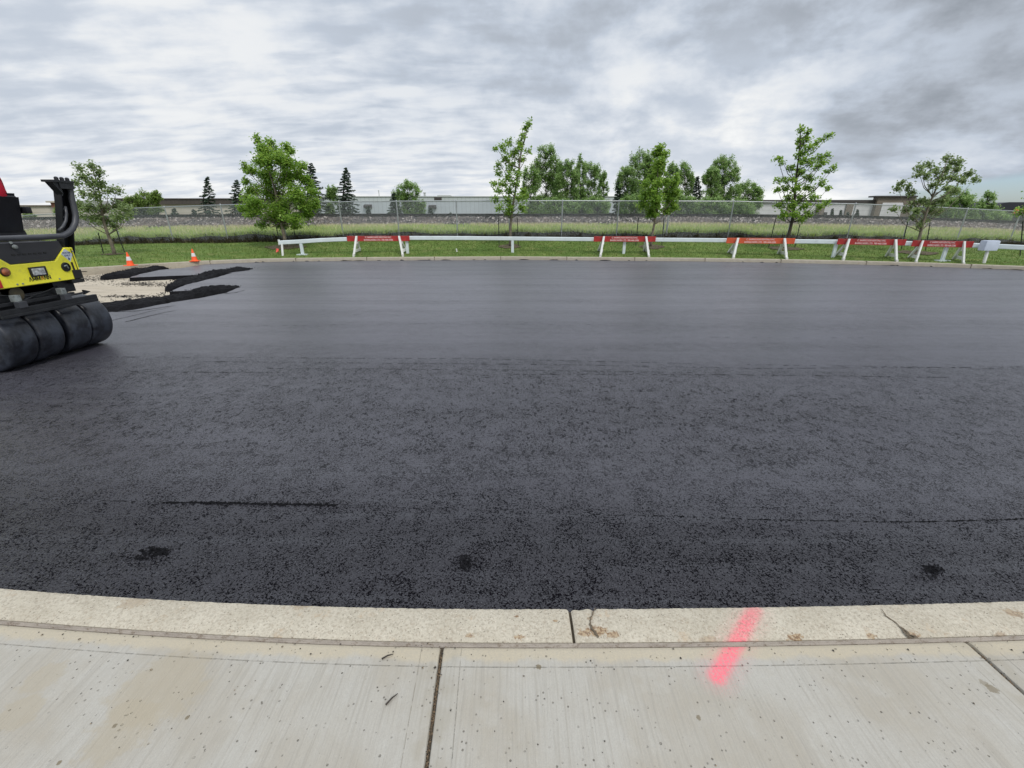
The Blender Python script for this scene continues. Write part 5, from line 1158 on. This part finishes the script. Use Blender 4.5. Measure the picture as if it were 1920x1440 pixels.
b = MB(); b.box(XF - .08, XF + .010, yR - .115, yR + .004, zB + .002, zB + .115, 0, .008); b.box(XF - .10, XF + .006, yR - .16, yR + .01, zB - .05, zB - .003, 0, .008); b.build('corner_bumper', LBLK, rol)
q = fz(-2, 532); b = MB(); b.box(XF + .001, XF + .012, q[0] - .09, q[0] + .02, q[1] - .05, q[1] + .05, 0, .006); b.build('red_reflector', REDL, rol)
# sticker: white lozenge with two lines of blue writing and a drop
q = fz(126, 478.5); b = MB(); sw, sh = .078, .082
b.add([(XF + .0015, q[0] - sw, q[1] + .02), (XF + .0015, q[0] - .01, q[1] + sh), (XF + .0015, q[0] + sw, q[1] + .01), (XF + .0015, q[0] + .012, q[1] - sh)], [(0, 3, 2, 1)])
stk = b.build('sticker', STICK, rol)
for txt, dz2, s_ in (('WATER', .028, .032), ('ONLY', -.004, .030)):
    me = text_mesh(txt, s_, .0003); me.materials.clear(); me.materials.append(INK)
    me.transform(Matrix.Translation((XF + .0024, q[0] - .002, q[1] + dz2)) @ Matrix(((0, 0, 1, 0), (1, 0, 0, 0), (0, 1, 0, 0), (0, 0, 0, 1)))); o = bpy.data.objects.new('lettering', me); COL.objects.link(o); adopt(o, stk)
b = MB(); pr = [(q[0] + .004, q[1] - .025)] + [(q[0] + .006 + .012 * math.cos(a_), q[1] - .048 + .012 * math.sin(a_)) for a_ in np.linspace(.5, -3.6, 10)]
b.prism(pr, .0008, 'x', XF + .0022); b.build('drop_emblem', INK, stk)
# AMMANN lettering (the letters A without their bars, the middle one red)
def strokes(mb, segs_, y0, z0, w, h, th, mi=0):
    for (a, c) in segs_:
        p = Vector((y0 + a[0] * w, z0 + a[1] * h)); q2 = Vector((y0 + c[0] * w, z0 + c[1] * h)); hx = th / 2
        if abs(p.y - q2.y) > 1e-6: mb.prism([(p.x - hx, p.y), (p.x + hx, p.y), (q2.x + hx, q2.y), (q2.x - hx, q2.y)], .0022, 'x', XF + .0012 + .00012 * random.random(), mi)
LET = {'A': (1.0, [((.12, 0), (.5, 1)), ((.5, 1), (.88, 0))]), 'M': (1.2, [((.1, 0), (.1, 1)), ((.1, 1), (.5, .1)), ((.5, .1), (.9, 1)), ((.9, 1), (.9, 0))]), 'N': (1.0, [((.12, 0), (.12, 1)), ((.12, 1), (.88, 0)), ((.88, 0), (.88, 1))])}
ya = fz(53.5, 523)[0]; yb_ = fz(95.5, 519)[0]; zl = fz(74, 525.5)[1]; hl_ = (fz(74, 518.0)[1] - zl) * 1.08
unit = (yb_ - ya) / (1 + 1.2 + 1.2 + 1 + 1 + 1); y = ya; b = MB()
for i, ch in enumerate('AMMANN'):
    w_, sg = LET[ch]; strokes(b, sg, y, zl, w_ * unit * .90, hl_, unit * .18, 1 if i == 3 else 0); y += w_ * unit
b.build('lettering', [LBLK, LRED], rol)
b = MB()
for yy_, zz_ in ((YL + .03, zB + .04), (YL + .03, zT - .05), (yR - .015, zT - .05), (cy_ + .22, zB + .03), (cy_ - .22, zB + .03), (YL + .25, zB + .03)): b.lathe([(.010, .0005), (.010, .005), (.006, .007), (.001, .0075)], 8, 'x', (XF, yy_, zz_))
b.build('hood_bolts', SILV, rol, smooth='auto')
b = MB()
for k_ in range(7): b.box(XF - .0175, XF - .0135, cy_ - .20 + .06 * k_, cy_ - .165 + .06 * k_, 1.20, 1.215)
b.build('cover_slots', LBLK, rol)
# frame under the hood, hydraulics, scraper beam
b = MB(); b.box(-6.62, -5.86, 4.80, 5.72, .52, .85); b.box(-6.4, -5.84, 4.72, 5.82, .70, .84); b.box(-6.5, -5.92, RY0 + .62, RY0 + .80, .1, .6); b.build('rear_frame', BLACK, rol)
b = MB(); b.box(-5.88, -5.84, 4.95, 5.55, .76, .845); b.lathe([(.08, -.02), (.08, .02), (.05, .03), (.001, .03)], 20, 'x', (-5.85, 5.10, .77)); b.build('hydraulic_cover', paint('worn_olive_paint', (.06, .048, .025), .6, var=.5, dirt=(.02, .02, .02, .9), scale=9), rol, smooth='auto')
def beam(x0, x1, z0, z1, y0, y1, name, m): b_ = MB(); b_.box(x0, x1, y0, y1, z0, z1, 0, .006); return b_.build(name, m, rol)
def P_X(px, py, X): return onX(px, py, X)
SBX = -5.70
e = P_X(182, 549, SBX); 
beam(SBX - .05, SBX, .575, .635, RY0 - .02, 5.94, 'scraper_beam', BLACK)
beam(SBX - .012, SBX + .012, .545, .578, RY0 - .02, 5.93, 'scraper_blade', BLACK)
beam(SBX - .11, SBX - .07, .66, .70, RY0 + .03, 5.72, 'spray_bar', BLACK)
b = MB(); b.tube([(SBX - .09, 5.55, .665), (SBX - .06, 5.86, .672)], .012, 8); b.prism([(5.83, .650), (5.92, .675), (5.83, .71)], .03, 'x', SBX - .075); b.build('spray_nozzle_pipe', BLACK, rol)
for px_ in (38, 128):
    yy = P_X(px_, 560, SBX)[1]; b = MB(); b.box(SBX - .05, SBX + .012, yy - .045, yy + .045, .63, .70, 0, .006); b.box(SBX - .09, SBX - .02, yy - .032, yy + .032, .70, .775, 1, .006); b.tube([(SBX + .008, yy - .02, .76), (SBX + .014, yy - .02, .76)], .008, 8, 1); b.build('scraper_bracket', [HOOPM, SILV], rol)
b = MB()
for k_, (y0_, y1_, z_) in enumerate(((4.7, 5.3, .73), (4.8, 5.5, .69), (4.9, 5.6, .77))): b.tube([(SBX - .14, y0_ + (y1_ - y0_) * t, z_ - .06 * math.sin(math.pi * t) + .01 * k_) for t in np.linspace(0, 1, 9)], .012, 8)
b.build('hose', BLACK, rol, smooth=True)
# roll hoop: two channel posts and the folded hoop with its rounded corners
HX = -5.64
def pxh(px, py, X=HX): return onX(px, py, X)
b = MB()
top = pxh(118, 342, -5.72); 
yp = 5.86
def post_poly(yc, b):
    # lower part leans back, upper part carries the hinge; channel section open to the rear
    L_ = [(-5.97, 1.1), (-5.86, 1.45), (-5.76, 1.75), (-5.69, 2.02)]
    for (y0_, y1_, x0_, x1_) in ((yc - .075, yc - .062, 0, .09), (yc + .062, yc + .075, 0, .09), (yc - .062, yc + .062, -.0, .018)):
        vs_ = []
        for (xx, zz) in L_: vs_ += [(xx + x0_, y0_, zz), (xx + x1_, y0_, zz), (xx + x1_, y1_, zz), (xx + x0_, y1_, zz)]
        b.add(vs_, [(i * 4 + k, i * 4 + (k + 1) % 4, i * 4 + 4 + (k + 1) % 4, i * 4 + 4 + k) for i in range(3) for k in range(4)] + [(0, 1, 2, 3), (12, 13, 14, 15)])
    b.box(-5.73, -5.58, yc - .17, yc + .10, 2.02, 2.045); b.box(-5.71, -5.59, yc - .095, yc + .09, 1.95, 2.02)
    b.prism([(yc - .17, 2.02), (yc - .075, 1.88), (yc - .075, 2.02)], .09, 'x', -5.69)
    for k in range(3): b.lathe([(.022, 0), (.022, .03), (.012, .04), (.001, .042)], 10, 'z', (-5.63, yc - .07 + .07 * k, 2.045))
post_poly(5.93, b); pf = b.build('roll_bar_post', BLACK, rol, smooth='auto')
b = MB()
for z_, yo in ((1.88, .0), (1.72, .02), (1.62, .0)): b.lathe([(.014, 0), (.014, .012), (.001, .014)], 10, 'x', (-5.71 - (1.88 - z_) * .30, 5.93 + yo, z_))
b.build('bolts', SILV, pf)
b = MB(); post_poly(4.72, b); b.build('roll_bar_post', BLACK, rol, smooth='auto')
hp = [(131, 352), (135, 375), (139.5, 392), (142, 405), (141, 418), (136, 429), (128, 437), (117, 442.5), (105, 444), (85, 444), (40, 444)]
W_ = [pxh(a_, c_) for a_, c_ in hp]; zbar = pxh(60, 444)[2]
pts = [Vector(p) for p in W_[:8]]; zb_ = pts[-1].z
ymid = (5.80 + 4.72) / 2
far_side = pts; near_side = [Vector((p.x, 2 * ymid - p.y, p.z)) for p in reversed(pts)]
b = MB(); b.tube(far_side + [Vector((HX, ymid + .2, zb_ - .004)), Vector((HX, ymid - .2, zb_ - .004))] + near_side, .033, 12); b.build('roll_bar_hoop', HOOPM, rol, smooth='auto')
b = MB(); far2 = [p + Vector((-.04, -.07, .03)) for p in pts[2:7]]; b.tube(far2, .016, 8); b.build('grab_rail', HOOPM, rol, smooth=True)
b = MB(); b.lathe([(.11, 1.345), (.11, 1.365), (.07, 1.375), (.001, 1.376)], 20, 'z', (-6.0, pxh(88, 438, -6.0)[1] - .08, .012)); b.build('filler_cap', paint('blue_grey_cap', (.10, .16, .22), .5), rol, smooth='auto')
# seat near the far side
SY = 5.62; SX = -6.42
seat = MB(); seat.box(SX - .30, SX + .20, SY - .23, SY + .22, 1.36, 1.47, 0, .04); st_ = seat.build('seat', VINYL, rol, smooth='auto')
b = MB(); bm = bmesh.new(); bmesh.ops.create_cube(bm, size=1)
for v in bm.verts:
    t = v.co.z + .5; v.co = Vector((SX + .13 + v.co.x * .12 + .17 * t, SY + v.co.y * (.46 - .10 * t), 1.40 + t * .49))
bmesh.ops.bevel(bm, geom=bm.edges[:], offset=.045, segments=3, affect='EDGES'); b.bm(bm); b.build('backrest', VINYL, st_, smooth='auto')
b = MB(); b.box(SX - .08, SX + .34, SY + .18, SY + .25, 1.66, 1.74, 0, .02); b.build('armrest', VINYL, st_, smooth='auto')
b = MB(); b.box(SX - .2, SX + .14, SY - .16, SY + .16, 1.19, 1.36); b.build('pedestal', BLACK, st_)
# the front half of the machine, beyond the frame
b = MB(); b.box(-7.5, -6.60, YL + .05, yR - .05, .80, .98, 0, .02); b.build('platform', BLACK, rol)
b = MB(); b.box(-8.55, -7.5, YL + .06, yR - .06, .72, 1.35, 0, .06); b.build('front_hood', YEL, rol, smooth='auto')
b = MB(); b.box(-8.9, -7.3, YL - .02, YL + .08, .28, .78, 0, .02); b.build('front_frame', YEL, rol); b = MB(); b.box(-8.9, -7.3, yR - .08, yR + .02, .28, .78, 0, .02); b.build('front_frame', YEL, rol)
b = MB(); b.lathe([(.001, 0), (.30, .01), (.36, .0), (.375, .02), (.375, 1.1), (.36, 1.12), (.30, 1.11), (.001, 1.12)], 48, 'y', (-8.1, YL + .10, ZG + .375)); b.build('front_drum', SILV, rol, smooth='auto')
b = MB(); b.box(-7.25, -7.0, 5.45, 5.95, .98, 1.62, 0, .05); co_ = b.build('console', DGREY, rol, smooth='auto')
b = MB(); b.lathe([(.16, 0), (.175, .012), (.16, .024), (.148, .012), (.16, 0)], 24, 'z', (-6.88, SY, 1.72)); b.tube([(-7.02, SY, 1.60), (-6.88, SY, 1.73)], .02, 8); b.tube([(-6.88, SY - .16, 1.732), (-6.88, SY + .16, 1.732)], .012, 6); b.build('steering_wheel', BLACK, co_, smooth='auto')

# ------------------------------------------------------------------ the driver, seen from behind at the frame edge
def skin_mesh(nodes, edges, root=0, sub=2):
    me = bpy.data.meshes.new('body'); me.from_pydata([n[0] for n in nodes], edges, []); o = bpy.data.objects.new('body', me); COL.objects.link(o)
    o.modifiers.new('s', 'SKIN'); sk_ = me.skin_vertices[0].data
    for i, n in enumerate(nodes): sk_[i].radius = n[1] if isinstance(n[1], tuple) else (n[1], n[1]); sk_[i].use_root = (i == root)
    m2 = o.modifiers.new('d', 'SUBSURF'); m2.levels = sub; m2.render_levels = sub
    bpy.context.view_layer.update(); out = bpy.data.meshes.new_from_object(o.evaluated_get(bpy.context.evaluated_depsgraph_get()))
    COL.objects.unlink(o); bpy.data.objects.remove(o); return out
hx, hy, hz = SX + .17, SY, 1.60
nd = [((hx, hy, hz), (.15, .17)), ((hx + .03, hy, hz + .20), (.12, .155)), ((hx + .0, hy, hz + .38), (.12, .165)), ((hx - .075, hy, hz + .51), (.085, .13)), ((hx - .09, hy, hz + .58), (.058, .058)), ((hx - .08, hy, hz + .65), (.055, .055)), ((hx - .07, hy, hz + .75), (.095, .082)), ((hx - .065, hy, hz + .83), (.075, .07))]
ed = [(i, i + 1) for i in range(7)]
for s_ in (-1, 1):
    o_ = len(nd)
    nd += [((hx - .07, hy + s_ * .18, hz + .48), (.06, .06)), ((hx - .14, hy + s_ * .25, hz + .24), (.05, .05)), ((hx - .36, hy + s_ * .20, hz + .18), (.038, .038)), ((hx - .47, hy + s_ * .17, hz + .205), (.027, .03)), ((hx - .53, hy + s_ * .165, hz + .215), (.020, .038))]
    ed += [(3, o_), (o_, o_ + 1), (o_ + 1, o_ + 2), (o_ + 2, o_ + 3), (o_ + 3, o_ + 4)]
    for fi in range(4):
        f0 = len(nd); yy = hy + s_ * (.165 + (fi - 1.5) * .019); L_ = (.030, .036, .034, .026)[fi]
        nd += [((hx - .555, yy, hz + .222), (.009, .009)), ((hx - .555 - L_, yy, hz + .212), (.0085, .0085)), ((hx - .56 - L_, yy, hz + .182), (.008, .008)), ((hx - .54 - L_ * .6, yy, hz + .165), (.007, .007))]; ed += [(o_ + 4, f0), (f0, f0 + 1), (f0 + 1, f0 + 2), (f0 + 2, f0 + 3)]
    f0 = len(nd); nd += [((hx - .50, hy + s_ * .125, hz + .205), (.012, .012)), ((hx - .535, hy + s_ * .115, hz + .19), (.010, .010)), ((hx - .56, hy + s_ * .12, hz + .172), (.008, .008))]; ed += [(o_ + 4, f0), (f0, f0 + 1), (f0 + 1, f0 + 2)]
    o2 = len(nd)
    nd += [((hx - .08, hy + s_ * .10, hz + .0), (.10, .095)), ((hx - .46, hy + s_ * .13, hz + .03), (.068, .068)), ((hx - .56, hy + s_ * .13, hz - .20), (.055, .055)), ((hx - .55, hy + s_ * .13, hz - .40), (.042, .042)), ((hx - .56, hy + s_ * .13, hz - .47), (.045, .045)), ((hx - .70, hy + s_ * .135, hz - .50), (.045, .035))]
    ed += [(0, o2)] + [(o2 + i, o2 + i + 1) for i in range(5)]
me = skin_mesh(nd, ed)
for m_ in (REDC, DENIM, SKIN, LBLK): me.materials.append(m_)
for p in me.polygons:
    c = p.center; dx_ = hx - c.x
    p.material_index = 2 if c.z > hz + .575 else (3 if (c.z < hz - .36) else (1 if c.z < hz + .10 and (dx_ < .3 or c.z < hz + .12) and abs(c.y - hy) < .24 and not (dx_ > .30 and c.z > hz + .125) else (2 if dx_ > .42 and c.z > hz + .1 else 0)))
    p.use_smooth = True
pr_ = bpy.data.objects.new('person', me); COL.objects.link(pr_)
for v in me.vertices: v.co -= Vector((hx, hy, 1.47))
pr_.location = (hx, hy, 1.47); tag(pr_, 'driver in a red top and dark trousers seated on the roller, seen from behind', 'person')
hc = Vector((hx - .07, hy, hz + .785))
b = MB(); b.lathe([(.098, -.01), (.104, .01), (.104, .05), (.085, .095), (.04, .118), (.001, .122)], 24, 'z', hc + Vector((.0, 0, .005)))
b.add([(hc.x + .085, hc.y - .085, hc.z + .0), (hc.x + .27, hc.y - .035, hc.z - .165), (hc.x + .27, hc.y + .035, hc.z - .165), (hc.x + .085, hc.y + .085, hc.z), (hc.x + .085, hc.y + .085, hc.z + .012), (hc.x + .272, hc.y + .035, hc.z - .152), (hc.x + .272, hc.y - .035, hc.z - .152), (hc.x + .085, hc.y - .085, hc.z + .012)], [(0, 1, 2, 3), (4, 5, 6, 7), (0, 7, 6, 1), (1, 6, 5, 2), (2, 5, 4, 3)])
b.add([(hc.x - .09, hc.y - .07, hc.z + .02), (hc.x - .17, hc.y - .05, hc.z + .005), (hc.x - .17, hc.y + .05, hc.z + .005), (hc.x - .09, hc.y + .07, hc.z + .02), (hc.x - .09, hc.y + .07, hc.z + .03), (hc.x - .17, hc.y + .05, hc.z + .015), (hc.x - .17, hc.y - .05, hc.z + .015), (hc.x - .09, hc.y - .07, hc.z + .03)], [(0, 1, 2, 3), (4, 5, 6, 7), (0, 7, 6, 1), (1, 6, 5, 2), (2, 5, 4, 3)])
b.build('cap', CAPM, pr_, smooth='auto')
b = MB(); b.lathe([(.012, 0), (.014, .01), (.008, .02)], 10, 'x', (hc.x - .118, hc.y, hc.z - .055)); b.build('nose', SKIN, pr_, smooth=True)
for s_ in (-1, 1):
    b = MB(); b.tube([(hc.x - .01, hc.y + s_ * .088, hc.z - .06), (hc.x, hc.y + s_ * .10, hc.z - .04), (hc.x + .01, hc.y + s_ * .088, hc.z - .015)], .012, 8); b.build('ear', SKIN, pr_, smooth=True)
    b = MB(); b.lathe([(.001, 0), (.009, .002), (.011, .008)], 10, 'x', (hc.x - .098, hc.y + s_ * .032, hc.z - .03)); b.build('eye', LBLK, pr_, smooth=True)
b = MB(); b.tube([(hc.x - .092, hc.y - .024, hc.z - .098), (hc.x - .102, hc.y, hc.z - .101), (hc.x - .092, hc.y + .024, hc.z - .098)], .006, 6); b.build('mouth', REDL, pr_, smooth=True)
